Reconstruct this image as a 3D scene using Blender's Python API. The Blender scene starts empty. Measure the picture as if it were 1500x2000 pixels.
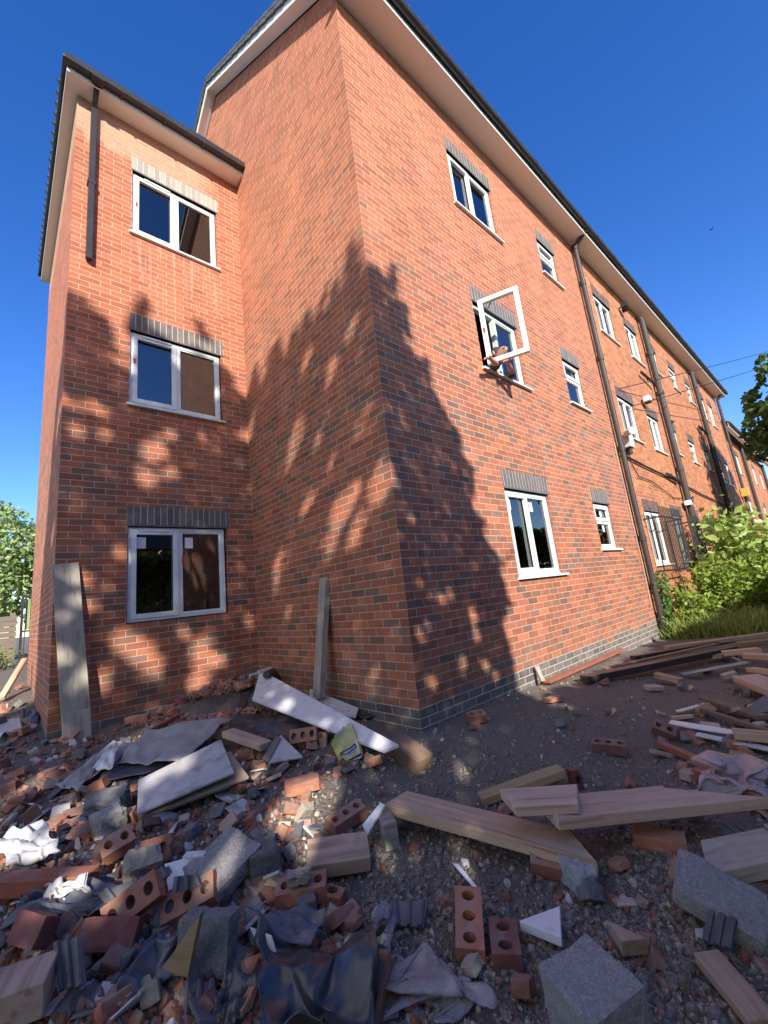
import bpy, bmesh, math, random
from mathutils import Vector, Matrix, Euler, noise
V = Vector
RND = random.Random(11)
scn = bpy.context.scene
COL = scn.collection
rad = math.radians

# ------------------------------------------------------------------ camera
RC = [V((0.7430692803, -0.6604003793, -0.1082561020)), V((0.0540522438, 0.2204643921, -0.9738961992)), V((0.6670280350, 0.7178208626, 0.1995164395))]
CAM = V((-2.65912639, -2.70797457, 1.10741816))
FPX, PPX, PPY = 822.2571667, 750.145, 996.193
cd = bpy.data.cameras.new('camera'); cam = bpy.data.objects.new('camera', cd); COL.objects.link(cam)
M = Matrix((RC[0], -RC[1], -RC[2])).transposed().to_4x4(); M.translation = CAM
cam.matrix_world = M
cd.sensor_fit = 'HORIZONTAL'; cd.sensor_width = 36; cd.lens = 36*FPX/1500; cd.shift_y = -0.0025
cd.clip_start = 0.02; cd.clip_end = 3000
scn.camera = cam
def ray(px, py):
    a, b = (px-PPX)/FPX, (py-PPY)/FPX
    return RC[0]*a + RC[1]*b + RC[2]
def on(px, py, ax, v):
    d = ray(px, py); return CAM + d*((v-CAM[ax])/d[ax])

# ------------------------------------------------------------------ terrain height
CTRL = [(-1.2,-1.4,-.2),(-1.1,-1.8,-.22),(-1.7,-1.4,-.2),(.5,-2,-.2),(-2.6,-.4,-.15),(-.5,-1,-.17),(.5,0,-.02),(1.4,0,-.03),(2.1,0,-.06),(3.3,0,-.08),(5,0,-.15),
 (6.3,0,-.2),(0,.4,-.02),(0,.84,.03),(0,1.77,.14),(0,2.6,.22),(0,2.97,.32),(-.3,2.97,.30),(-.7,2.97,.25),(-1.44,2.97,.1),(-1.78,2.97,.08),(-2.27,2.97,.08),(-2.6,4.2,.2),(-2.6,6,.35),(-2.6,9,.6),(-2.6,14,.75),
 (-1.2,.8,-.06),(-1.2,1.8,.05),(-.6,1.6,.05),(7,-1.4,-.14),(10,-1,-.1),(20,-1,0),(3,-1.5,-.15),(-2.2,1,-.06),(30,-10,0),(-20,-20,-.2),(-20,20,.6),(60,60,.3),(-60,0,0),(-5,-5,-.25)]
def gz(x, y):
    s = w = 0.0
    for cx, cy, cz in CTRL:
        k = 1.0/(((x-cx)**2+(y-cy)**2)**1.5+.02); s += k*cz; w += k
    return s/w
def rough(x, y):
    if abs(x) > 14 or abs(y) > 14: return 0
    p = V((x, y, 3.3))
    return .018*noise.noise(p*2.1)+.010*noise.noise(p*6)+.006*noise.noise(p*17)
def gzz(x, y): return gz(x, y)+rough(x, y)
def G(px, py, lift=0.0):
    d = ray(px, py); z = -.1
    for _ in range(14):
        t = (z+lift-CAM.z)/d.z
        if t < 0 or t > 80: t = 80
        p = CAM+d*t; z = gzz(p.x, p.y)
    p = CAM+d*((z+lift-CAM.z)/d.z); return p

# ------------------------------------------------------------------ material helpers
MATS = {}
class NT:
    def __init__(s, m): s.t = m.node_tree; s.n = s.t.nodes; s.l = s.t.links
    def __call__(s, typ, _out=0, **kw):
        nd = s.n.new(typ); s.last = nd
        for k, v in kw.items():
            if k.startswith('_'): setattr(nd, k[1:], v); continue
            key = int(k[1:]) if k[0] == 'i' and k[1:].isdigit() else k.replace('__', ' ')
            s.put(nd.inputs[key], v)
        return nd
    def put(s, sock, v):
        if isinstance(v, bpy.types.NodeSocket): s.l.new(v, sock)
        elif isinstance(v, bpy.types.Node): s.l.new(v.outputs[0], sock)
        else:
            if sock.type == 'RGBA' and len(v) == 3: v = (*v, 1)
            sock.default_value = v
    def math(s, op, a, b=0.0, c=None, clamp=False):
        nd = s.n.new('ShaderNodeMath'); nd.operation = op; nd.use_clamp = clamp
        s.put(nd.inputs[0], a); s.put(nd.inputs[1], b)
        if c is not None: s.put(nd.inputs[2], c)
        return nd.outputs[0]
    def mix(s, f, a, b, mode='MIX'):
        nd = s.n.new('ShaderNodeMix'); nd.data_type = 'RGBA'; nd.blend_type = mode
        s.put(nd.inputs[0], f); s.put(nd.inputs[6], a); s.put(nd.inputs[7], b)
        return nd.outputs[2]
    def ramp(s, f, stops, interp='LINEAR'):
        nd = s.n.new('ShaderNodeValToRGB'); nd.color_ramp.interpolation = interp
        cr = nd.color_ramp
        while len(cr.elements) < len(stops): cr.elements.new(.5)
        for e, (p, c) in zip(cr.elements, stops):
            e.position = p; e.color = (*c, 1) if len(c) == 3 else c
        s.put(nd.inputs[0], f); return nd.outputs[0]
    def noise(s, vec, scale, detail=3, rough=.55, out=0):
        nd = s.n.new('ShaderNodeTexNoise'); s.put(nd.inputs['Vector'], vec)
        nd.inputs['Scale'].default_value = scale; nd.inputs['Detail'].default_value = detail; nd.inputs['Roughness'].default_value = rough
        return nd.outputs[out]
def newmat(name):
    m = bpy.data.materials.new(name); m.use_nodes = True; m.node_tree.nodes.clear(); MATS[name] = m
    return m, NT(m)
def finish(k, col, rough=.8, bump=None, bstr=.3, bdist=.01, **kw):
    b = k('ShaderNodeBsdfPrincipled', Base__Color=col, Roughness=rough, **kw)
    if bump is not None:
        bn = k('ShaderNodeBump', Height=bump, Strength=bstr, Distance=bdist); k.put(b.inputs['Normal'], bn.outputs[0])
    o = k('ShaderNodeOutputMaterial'); k.l.new(b.outputs[0], o.inputs[0]); return b
def pmat(name, c1, c2, scale=8, rough=.8, bscale=60, bstr=.3, bdist=.004, stretch=(1,1,1), tint=.25, spot=None, dust=0, dustc=(.30,.25,.20), **kw):
    """two tones mixed by noise in object space, brightness varied per object, fine bump"""
    m, k = newmat(name)
    tc = k('ShaderNodeTexCoord'); oi = k('ShaderNodeObjectInfo')
    mp = k('ShaderNodeMapping', Vector=tc.outputs['Object'], Scale=stretch)
    off = k('ShaderNodeVectorMath', i0=mp.outputs[0]); off.operation = 'ADD'
    r3 = k.math('MULTIPLY', oi.outputs['Random'], 37.0); k.put(off.inputs[1], r3)
    v = off.outputs[0]
    n1 = k.noise(v, scale, 4)
    f = k.ramp(n1, [(.3,(0,0,0)),(.7,(1,1,1))])
    c = k.mix(f, c1, c2)
    if spot:
        n3 = k.noise(v, scale*spot[2], 2); f3 = k.ramp(n3, [(.56,(0,0,0)),(.66,(1,1,1))]); c = k.mix(k.math('MULTIPLY', f3, spot[1]), c, spot[0])
    t = k.math('MULTIPLY_ADD', oi.outputs['Random'], tint*2, 1-tint)
    c = k.mix(1.0, c, k('ShaderNodeCombineColor', i0=t, i1=t, i2=t).outputs[0], 'MULTIPLY')
    if dust:
        P = k('ShaderNodeNewGeometry'); nz = k('ShaderNodeSeparateXYZ', i0=P.outputs['Normal']).outputs[2]
        dn = k.ramp(k.noise(P.outputs['Position'], 13, 5, .7), [(.36,(0,0,0)),(.66,(1,1,1))])
        c = k.mix(k.math('MULTIPLY', k.math('MULTIPLY_ADD', k.math('MAXIMUM', nz, 0), .75, .25), k.math('MULTIPLY', dn, dust)), c, dustc)
    n2 = k.noise(v, bscale, 4, .65)
    finish(k, c, rough, n2, bstr, bdist, **kw); return m

# ------------------------------------------------------------------ mesh helpers
class MB:
    def __init__(s): s.v = []; s.f = []
    def poly(s, *pts):
        i = len(s.v); s.v += [V(p) for p in pts]; s.f.append(tuple(range(i, i+len(pts)))); return s
    def box(s, a, b, R=None, o=None):
        x0, y0, z0 = a; x1, y1, z1 = b; i = len(s.v)
        ps = [V((x, y, z)) for z in (z0, z1) for (x, y) in ((x0,y0),(x1,y0),(x1,y1),(x0,y1))]
        if R is not None: ps = [R @ p for p in ps]
        if o is not None: ps = [p+V(o) for p in ps]
        s.v += ps
        for q in ((0,3,2,1),(4,5,6,7),(0,1,5,4),(1,2,6,5),(2,3,7,6),(3,0,4,7)): s.f.append(tuple(i+j for j in q))
        return s
    def tube(s, path, r, n=8, caps=True):
        path = [V(p) for p in path]; rs = r if isinstance(r, (list, tuple)) else [r]*len(path)
        base = len(s.v)
        for j, p in enumerate(path):
            d = (path[min(j+1, len(path)-1)]-path[max(j-1, 0)]).normalized()
            a = d.orthogonal().normalized() if abs(d.z) > .9 else d.cross(V((0,0,1))).normalized()
            b = d.cross(a)
            for q in range(n):
                t = 2*math.pi*(q+.5)/n; s.v.append(p+(a*math.cos(t)+b*math.sin(t))*rs[j])
        for j in range(len(path)-1):
            for q in range(n):
                A = base+j*n+q; B = base+j*n+(q+1) % n; s.f.append((A, B, B+n, A+n))
        if caps:
            s.f.append(tuple(base+q for q in range(n))[::-1]); s.f.append(tuple(base+(len(path)-1)*n+q for q in range(n)))
        return s
    def mesh(s, name, uv=False, smooth=False):
        m = bpy.data.meshes.new(name); m.from_pydata([tuple(p) for p in s.v], [], s.f); m.update()
        if uv:
            L = m.uv_layers.new(name='uv')
            for p in m.polygons:
                nx, ny, nz = p.normal
                for li in p.loop_indices:
                    c = m.vertices[m.loops[li].vertex_index].co
                    if uv == 'soldier': q = (c.z, c.x)
                    elif abs(nz) > .75: q = (c.x, c.y)
                    elif abs(nx) > abs(ny): q = (c.y+.1125, c.z)
                    else: q = (c.x, c.z)
                    L.data[li].uv = q
        if smooth:
            for p in m.polygons: p.use_smooth = True
        return m
    def build(s, name, mat, parent=None, uv=False, smooth=False, bevel=0):
        o = bpy.data.objects.new(name, s.mesh(name, uv, smooth)); COL.objects.link(o)
        if mat: o.data.materials.append(MATS[mat])
        if parent:
            o.parent = parent
            if parent.type == 'EMPTY': o.matrix_parent_inverse = Matrix.Translation(-parent.location)
        if bevel:
            md = o.modifiers.new('bevel', 'BEVEL'); md.width = bevel; md.segments = 2; md.limit_method = 'ANGLE'
        return o
def tag(o, label=None, cat=None, group=None, kind=None):
    if label: o['label'] = label
    if cat: o['category'] = cat
    if group: o['group'] = group
    if kind: o['kind'] = kind
    return o
def empty(name, loc=(0,0,0)):
    o = bpy.data.objects.new(name, None); o.location = loc; o.empty_display_size = .2; COL.objects.link(o); return o
def link(name, mesh, mat, mw, parent=None):
    o = bpy.data.objects.new(name, mesh); COL.objects.link(o); o.matrix_world = mw
    if mat and not mesh.materials: mesh.materials.append(MATS[mat])
    if parent: o.parent = parent
    return o
def bm_mesh(bm, name, smooth=False):
    m = bpy.data.meshes.new(name); bm.to_mesh(m); bm.free()
    if smooth:
        for p in m.polygons: p.use_smooth = True
    return m

# ------------------------------------------------------------------ materials
def brick_mat(name, pal, mortar, calm_z=5.2, calm=None, pale=None, plinth=None, joint=.0048, streak=None, vtint=1.0, rust=None):
    m, k = newmat(name)
    uvn = k('ShaderNodeUVMap'); uv = uvn.outputs[0]
    sp = k('ShaderNodeSeparateXYZ', i0=uv); u, v = sp.outputs[0], sp.outputs[1]
    geo = k('ShaderNodeNewGeometry'); P = geo.outputs['Position']
    z = k('ShaderNodeSeparateXYZ', i0=P).outputs[2]
    bt = k('ShaderNodeTexBrick', Vector=uv, Scale=1.0, Mortar__Size=joint, Mortar__Smooth=.25, Brick__Width=.225, Row__Height=.075)
    bt.offset = .5; bt.offset_frequency = 2
    fac = bt.outputs['Fac']
    row = k.math('FLOOR', k.math('DIVIDE', v, .075))
    odd = k.math('FLOORED_MODULO', row, 2.0)
    ev = k.math('SUBTRACT', 1.0, odd)
    col = k.math('FLOOR', k.math('DIVIDE', k.math('MULTIPLY_ADD', ev, .1125, u), .225))
    cid = k('ShaderNodeCombineXYZ', i0=col, i1=row, i2=0.0)
    wn = k('ShaderNodeTexWhiteNoise', _noise_dimensions='2D', Vector=cid.outputs[0])
    r1 = wn.outputs['Value']
    r2 = k('ShaderNodeSeparateColor', i0=wn.outputs['Color']).outputs[1]
    big = k.noise(P, .55, 2)
    band = k('ShaderNodeCombineXYZ', i0=k.math('MULTIPLY', v, 1.1), i1=0.0, i2=0.0)
    bandn = k.noise(band.outputs[0], 1.0, 2)
    sel = k.math('ADD', k.math('MULTIPLY', r1, .72), k.math('MULTIPLY', k.math('ADD', big, bandn), .34))
    sel = k.math('SUBTRACT', sel, .2, clamp=True)
    n = len(pal)
    c = k.ramp(sel, [(i/n, p) for i, p in enumerate(pal)], 'CONSTANT')
    if calm:
        f = k.ramp(z, [(0,(0,0,0)),(1,(1,1,1))])
        f = k.math('MULTIPLY', k.math('SUBTRACT', z, calm_z-1.8), .35, clamp=True)
        f = k.math('MULTIPLY', f, .76)
        c = k.mix(f, c, calm)
    br = k.math('MULTIPLY_ADD', r2, .42, .79*vtint)
    fine = k.noise(P, 42, 4, .65)
    br = k.math('MULTIPLY', br, k.math('MULTIPLY_ADD', fine, .7, .65))
    c = k.mix(1.0, c, k('ShaderNodeCombineColor', i0=br, i1=br, i2=br).outputs[0], 'MULTIPLY')
    mcol = k.mix(k.noise(P, 9, 3), tuple(x*.82 for x in mortar), tuple(min(1, x*1.15) for x in mortar))
    if plinth:
        isp = k.math('LESS_THAN', v, .1515)
        rd = k.math('MULTIPLY', k.math('LESS_THAN', r1, .07), k.math('GREATER_THAN', row, .5))
        isb = k.math('MULTIPLY', isp, k.math('SUBTRACT', 1.0, rd))
        bl = k.mix(r2, (.095,.09,.088), (.17,.16,.15))
        c = k.mix(isb, c, bl)
        mcol = k.mix(isp, mcol, (.58,.52,.43))
    c = k.mix(fac, c, mcol)
    # rain streaks, patchy tone, soil splashed up from the ground
    ms = k('ShaderNodeMapping', Vector=P, Scale=(2.6,2.6,.22)); st = k.math('MULTIPLY_ADD', k.noise(ms.outputs[0], 1.0, 5, .65), .5, .74)
    c = k.mix(1.0, c, k('ShaderNodeCombineColor', i0=st, i1=st, i2=st).outputs[0], 'MULTIPLY')
    sp_ = k.math('MULTIPLY', k.math('MULTIPLY', k.math('SUBTRACT', .75, z), 1.4, clamp=True), k.ramp(k.noise(P, 6, 5, .7), [(.4,(0,0,0)),(.7,(.6,.6,.6))]))
    c = k.mix(sp_, c, (.27,.21,.165))
    # lime bloom and dirt
    bl = k.ramp(k.noise(P, 1.7, 5, .7), [(.55,(0,0,0)),(.8,(1,1,1))])
    c = k.mix(k.math('MULTIPLY', bl, .2), c, (.5,.37,.27))
    if pale:
        nz = k.noise(P, 4.5, 4, .6)
        f = k.math('MULTIPLY', k.math('SUBTRACT', k.math('MULTIPLY_ADD', k.math('SUBTRACT', nz, .5), .5, z), pale[0]), 9.0, clamp=True)
        f = k.math('MULTIPLY', f, k.math('MULTIPLY_ADD', k.noise(P, 10, 3), .7, .2), clamp=True)
        if len(pale) > 2:   # only beside and over the top window, fading to the inner corner
            x = k('ShaderNodeSeparateXYZ', i0=P).outputs[0]
            f = k.math('MULTIPLY', f, k.math('MULTIPLY', k.math('SUBTRACT', pale[2], x), 2.0, clamp=True))
        c = k.mix(f, c, pale[1])
    if streak:
        mp = k('ShaderNodeMapping', Vector=P, Scale=(24,24,1.1)); sn = k.ramp(k.noise(mp.outputs[0], 1.0, 2), [(.54,(0,0,0)),(.66,(1,1,1))])
        a, b, xa, xb = streak
        x = k('ShaderNodeSeparateXYZ', i0=P).outputs[0]
        f = k.math('MULTIPLY', k.math('MULTIPLY', k.math('GREATER_THAN', z, a), k.math('LESS_THAN', z, b)), k.math('MULTIPLY', k.math('GREATER_THAN', x, xa), k.math('LESS_THAN', x, xb)))
        f = k.math('MULTIPLY', f, k.math('DIVIDE', k.math('SUBTRACT', z, a), b-a))
        c = k.mix(k.math('MULTIPLY', k.math('MULTIPLY', f, sn), .36), c, (.60,.45,.35))
    if rust:
        mp = k('ShaderNodeMapping', Vector=P, Scale=(1.6,1.6,.55)); sn = k.ramp(k.noise(mp.outputs[0], 1.0, 4), [(.5,(0,0,0)),(.75,(1,1,1))])
        c = k.mix(k.math('MULTIPLY', sn, .4), c, rust)
    h = k.math('ADD', k.math('SUBTRACT', 1.0, fac), k.math('MULTIPLY', fine, .35))
    finish(k, c, .88, h, .55, .006)
    return m
REDS = [(.44,.155,.078),(.40,.137,.067),(.36,.114,.062),(.42,.145,.076),(.33,.122,.072),(.385,.125,.065),(.28,.122,.078),(.215,.118,.083),(.335,.112,.064),(.19,.113,.085)]
brick_mat('new_brick', REDS, (.52,.375,.265), 5.3, (.43,.14,.066), plinth=True)
brick_mat('wing_brick', REDS, (.52,.375,.265), 4.6, (.43,.125,.058), pale=(7.60,(.50,.375,.26),-.25), plinth=True, streak=(4.9,6.38,-1.5,-.3))
brick_mat('old_brick', [(.44,.165,.072),(.40,.145,.062),(.46,.18,.08),(.35,.122,.06),(.42,.158,.07),(.32,.125,.068)], (.48,.29,.18), vtint=1.0, rust=(.36,.15,.045))
def soldier_mat(name, c1, c2, mortar):
    m, k = newmat(name)
    tc = k('ShaderNodeTexCoord'); P = k('ShaderNodeNewGeometry').outputs['Position']
    x = k('ShaderNodeSeparateXYZ', i0=P).outputs[0]
    x = k.math('ADD', x, k.math('MULTIPLY', k.noise(P, 7, 1), .016)); q = k.math('DIVIDE', x, .075); cell = k.math('FLOOR', q); fr = k.math('FRACT', q)
    d = k.math('ABSOLUTE', k.math('SUBTRACT', fr, .5)); isM = k.math('GREATER_THAN', d, .435)
    wn = k('ShaderNodeTexWhiteNoise', _noise_dimensions='1D', W=cell)
    n = k.noise(P, 30, 4)
    c = k.mix(wn.outputs['Value'], c1, c2); c = k.mix(k.math('MULTIPLY', n, .5), c, tuple(x*1.6 for x in c2))
    bl = k.ramp(k.noise(P, 5, 4, .7), [(.5,(0,0,0)),(.75,(1,1,1))]); c = k.mix(k.math('MULTIPLY', bl, .35), c, (.42,.36,.28))
    c = k.mix(isM, c, mortar)
    finish(k, c, .75, k.math('SUBTRACT', 1.0, isM), .5, .006); return m
soldier_mat('blue_soldier', (.075,.07,.075), (.14,.128,.12), (.47,.41,.33))
soldier_mat('pale_soldier', (.20,.19,.175), (.36,.335,.29), (.56,.50,.41))
soldier_mat('old_soldier', (.085,.055,.055), (.12,.075,.07), (.20,.12,.09))
pmat('upvc', (.80,.83,.80), (.72,.77,.75), 5, .35, 90, .05, tint=0)
pmat('upvc_film', (.66,.74,.72), (.80,.84,.82), 14, .3, 60, .08, tint=0)
pmat('soffit_white', (.90,.87,.82), (.86,.83,.78), 3, .5, 60, .05, tint=0)
pmat('black_plastic', (.022,.022,.025), (.035,.034,.036), 6, .38, 50, .08, tint=.1, dust=0.15)
pmat('old_pipe', (.028,.023,.022), (.046,.038,.034), 3, .55, 50, .2, tint=.1)
pmat('roof_tile', (.05,.055,.065), (.095,.10,.105), 5, .8, 40, .4, spot=((.12,.14,.09),.5,2.2))
pmat('mossy_tile', (.055,.05,.05), (.11,.10,.09), 5, .9, 40, .4, spot=((.10,.12,.055),.7,1.6))
pmat('steel_lintel', (.10,.10,.10), (.16,.15,.14), 6, .6, 40, .2, tint=0)
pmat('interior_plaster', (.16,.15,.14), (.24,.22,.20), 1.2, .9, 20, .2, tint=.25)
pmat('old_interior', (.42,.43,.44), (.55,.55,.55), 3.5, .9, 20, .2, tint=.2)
pmat('white_paper', (.80,.80,.85), (.70,.71,.78), 20, .6, 60, .05, tint=.05)
pmat('red_sticker', (.65,.05,.04), (.55,.04,.03), 20, .5, 60, .05, tint=0)
pmat('fresh_wood', (.56,.40,.275), (.40,.265,.17), 1.8, .75, 5, .5, .003, (1.0,15,15), .2, spot=((.24,.135,.075),.75,.9), dust=0.32)
pmat('pink_wood', (.61,.445,.345), (.46,.315,.23), 1.8, .75, 5, .45, .003, (1.0,15,15), .14, spot=((.29,.17,.105),.65,.9), dust=0.3)
pmat('green_wood', (.42,.31,.17), (.31,.23,.12), 1.6, .75, 5, .3, .003, (1.2,16,16), .12, spot=((.16,.13,.07),.5,1.3), dust=0.3)
pmat('grey_wood', (.43,.39,.32), (.31,.285,.24), 1.6, .85, 5, .5, .003, (1.5,14,14), .12, spot=((.2,.17,.13),.6,1.7), dust=0.4)
pmat('brown_wood', (.24,.15,.09), (.17,.105,.065), 1.6, .8, 5, .4, .003, (1.5,16,16), .15, dust=0.4)
pmat('red_wood', (.36,.105,.06), (.27,.08,.05), 2, .8, 8, .3, .003, (2,12,12), .12, dust=0.45)
def concmat(name, c1, c2, dark, tint=.1):
    m, k = newmat(name); tc = k('ShaderNodeTexCoord'); oi = k('ShaderNodeObjectInfo'); v = tc.outputs['Object']
    vo = k('ShaderNodeTexVoronoi', Vector=v, Scale=170.0); r = k('ShaderNodeSeparateColor', i0=vo.outputs['Color']).outputs[0]
    n1 = k.noise(v, 7, 4); n2 = k.noise(v, 95, 4, .7)
    c = k.mix(n1, c1, c2); c = k.mix(k.math('MULTIPLY', k.math('GREATER_THAN', r, .66), .28), c, dark)
    c = k.mix(k.math('MULTIPLY', k.math('LESS_THAN', r, .12), .22), c, tuple(min(1, x*1.6) for x in c2))
    c = k.mix(k.ramp(k.noise(v, 16, 5, .7), [(.52,(0,0,0)),(.72,(.5,.5,.5))]), c, tuple(x*.5 for x in c1))
    t = k.math('MULTIPLY_ADD', oi.outputs['Random'], tint*2, 1-tint); c = k.mix(1.0, c, k('ShaderNodeCombineColor', i0=t, i1=t, i2=t).outputs[0], 'MULTIPLY')
    finish(k, c, .95, k.math('ADD', k.math('MULTIPLY', r, .6), n2), .9, .006)
concmat('concrete', (.29,.275,.265), (.38,.36,.345), (.11,.105,.10))
concmat('light_concrete', (.40,.41,.41), (.52,.52,.52), (.17,.175,.18))
concmat('dark_concrete', (.17,.165,.165), (.25,.24,.235), (.07,.068,.066), .15)
pmat('loose_brick', (.33,.12,.072), (.42,.175,.105), 9, .9, 60, .7, .004, tint=.36, spot=((.36,.25,.17),.6,1.6), dust=0.75)
pmat('dark_brick', (.20,.075,.06), (.14,.06,.055), 9, .85, 60, .6, .004, tint=.25, spot=((.10,.06,.055),.6,1.6), dust=0.6)
pmat('maroon_brick', (.22,.05,.045), (.16,.04,.04), 9, .75, 60, .5, .004, tint=.2, dust=0.35)
pmat('mortar_lump', (.42,.37,.30), (.33,.29,.235), 9, .95, 50, .9, .006, tint=.25, dust=0.4)
pmat('stone', (.22,.175,.135), (.34,.275,.215), 7, .9, 40, .6, .005, tint=.35, spot=((.12,.10,.085),.5,2))
pmat('pebble', (.30,.24,.185), (.13,.11,.095), 60, .9, 90, .4, .003, tint=0, spot=((.50,.44,.36),.9,1.7))
pmat('pale_pebble', (.48,.42,.34), (.36,.31,.25), 60, .95, 90, .4, .003, tint=0, spot=((.60,.56,.50),.8,1.7))
pmat('slate_tile', (.085,.09,.11), (.14,.145,.165), 8, .7, 50, .4, .004, tint=.25, dust=0.45)
pmat('purple_tile', (.075,.065,.085), (.11,.095,.115), 8, .7, 50, .4, .004, tint=.2, dust=0.4)
pmat('white_board', (.80,.81,.82), (.74,.75,.77), 4, .32, 60, .06, tint=.03, spot=((.5,.47,.42),.4,3), dust=0.12)
pmat('dusty_white', (.66,.65,.63), (.54,.53,.51), 6, .6, 60, .1, tint=.1, spot=((.38,.33,.28),.6,2.5), dust=0.3)
pmat('plasterboard', (.62,.61,.60), (.52,.51,.50), 4, .85, 40, .3, tint=.08, spot=((.30,.265,.235),.7,1.6), dust=0.35)
pmat('board_edge', (.43,.34,.24), (.33,.26,.19), 12, .9, 50, .5, tint=.1)
pmat('grey_membrane', (.42,.42,.43), (.33,.33,.345), 4, .55, 50, .15, tint=.12, spot=((.45,.43,.40),.5,2), dust=0.5)
pmat('black_sheet', (.018,.022,.032), (.035,.038,.048), 4, .28, 30, .2, tint=.15, spot=((.10,.085,.065),.6,1.4), Specular__IOR__Level=.6, dust=0.22)
pmat('blue_membrane', (.05,.065,.11), (.085,.10,.15), 5, .45, 40, .2, tint=.2, spot=((.2,.18,.16),.5,2), dust=0.4)
pmat('white_sheet', (.60,.60,.60), (.50,.50,.50), 5, .4, 40, .15, tint=.1, spot=((.36,.33,.30),.5,2))
pmat('metal_strip', (.34,.40,.47), (.26,.31,.37), 8, .35, 50, .1, tint=.05, Metallic=.6)
pmat('yellow_bag', (.60,.55,.13), (.68,.65,.33), 6, .5, 30, .3, tint=0, spot=((.66,.64,.52),.6,1))
pmat('navy_print', (.02,.025,.09), (.03,.035,.12), 10, .5, 30, .05, tint=0)
pmat('yellow_box', (.70,.40,.08), (.62,.36,.07), 10, .5, 30, .05, tint=0)
pmat('bark', (.09,.065,.045), (.14,.105,.075), 8, .95, 25, .9, .01, (1,1,.3), .1)
pmat('cable_black', (.015,.015,.015), (.02,.02,.02), 5, .6, 30, .1, tint=0)
pmat('grey_fence', (.20,.16,.13), (.15,.12,.10), 2, .9, 12, .4, .004, (1,1,12), .1)
pmat('skin', (.55,.29,.205), (.50,.25,.175), 12, .55, 60, .1, tint=0)
pmat('dark_cloth', (.055,.05,.06), (.085,.075,.08), 14, .9, 90, .4, tint=0)
pmat('hair', (.03,.02,.015), (.05,.035,.025), 30, .7, 90, .4, tint=0)
pmat('crumb_brick', (.34,.12,.07), (.20,.085,.06), 5, .9, 60, .4, tint=0, spot=((.38,.30,.23),.8,2))
pmat('grass_blade', (.20,.27,.05), (.27,.33,.08), 1.4, .6, 30, .1, tint=0, spot=((.27,.25,.09),.7,3))
def leafmat(name, c1, c2, scale=1.2):
    m, k = newmat(name)
    P = k('ShaderNodeNewGeometry').outputs['Position']
    c = k.mix(k.ramp(k.noise(P, scale, 3), [(.35,(0,0,0)),(.65,(1,1,1))]), c1, c2)
    c = k.mix(k.math('MULTIPLY', k.noise(P, 19, 1), .5), c, tuple(min(1, x*1.7) for x in c2))
    b = k('ShaderNodeBsdfPrincipled', Base__Color=c, Roughness=.42)
    t = k('ShaderNodeBsdfTranslucent', Color=k.mix(1.0, c, (1.0,1.0,.5), 'MULTIPLY'))
    mx = k('ShaderNodeMixShader', Fac=.3); k.l.new(b.outputs[0], mx.inputs[1]); k.l.new(t.outputs[0], mx.inputs[2])
    o = k('ShaderNodeOutputMaterial'); k.l.new(mx.outputs[0], o.inputs[0])
leafmat('leaf_mid', (.055,.11,.022), (.10,.17,.035))
leafmat('leaf_dark', (.035,.08,.022), (.075,.135,.035))
leafmat('leaf_bright', (.21,.30,.07), (.30,.39,.11), 2.0)
leafmat('leaf_pale', (.40,.47,.27), (.22,.32,.10), 2.6)
leafmat('leaf_lime', (.25,.33,.045), (.17,.26,.04))
def glassmat(name, tint, base, ior=1.75):
    m, k = newmat(name)
    fr = k('ShaderNodeFresnel', IOR=ior)
    f = k.math('ADD', k.math('MULTIPLY', fr.outputs[0], 1.15), base, clamp=True)
    a = k('ShaderNodeBsdfTransparent', Color=tint); g = k('ShaderNodeBsdfGlossy', Color=(.92,.95,1), Roughness=.0)
    mx = k('ShaderNodeMixShader', Fac=f); k.l.new(a.outputs[0], mx.inputs[1]); k.l.new(g.outputs[0], mx.inputs[2])
    o = k('ShaderNodeOutputMaterial'); k.l.new(mx.outputs[0], o.inputs[0])
glassmat('glass', (.55,.58,.58), .05)
glassmat('clear_glass', (.93,.94,.94), .01, 1.28)
def filmmat(name, c, op):
    m, k = newmat(name)
    tc = k('ShaderNodeTexCoord'); n = k.noise(tc.outputs['Object'], 14, 4)
    a = k('ShaderNodeBsdfTransparent', Color=(.95,.95,.97)); b = k('ShaderNodeBsdfPrincipled', Base__Color=c, Roughness=.22)
    f = k.math('MULTIPLY_ADD', n, .6, op-.3, clamp=True)
    mx = k('ShaderNodeMixShader', Fac=f); k.l.new(a.outputs[0], mx.inputs[1]); k.l.new(b.outputs[0], mx.inputs[2])
    o = k('ShaderNodeOutputMaterial'); k.l.new(mx.outputs[0], o.inputs[0])
filmmat('clear_film', (.50,.47,.48), .42)
filmmat('pink_film', (.55,.47,.47), .5)
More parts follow.
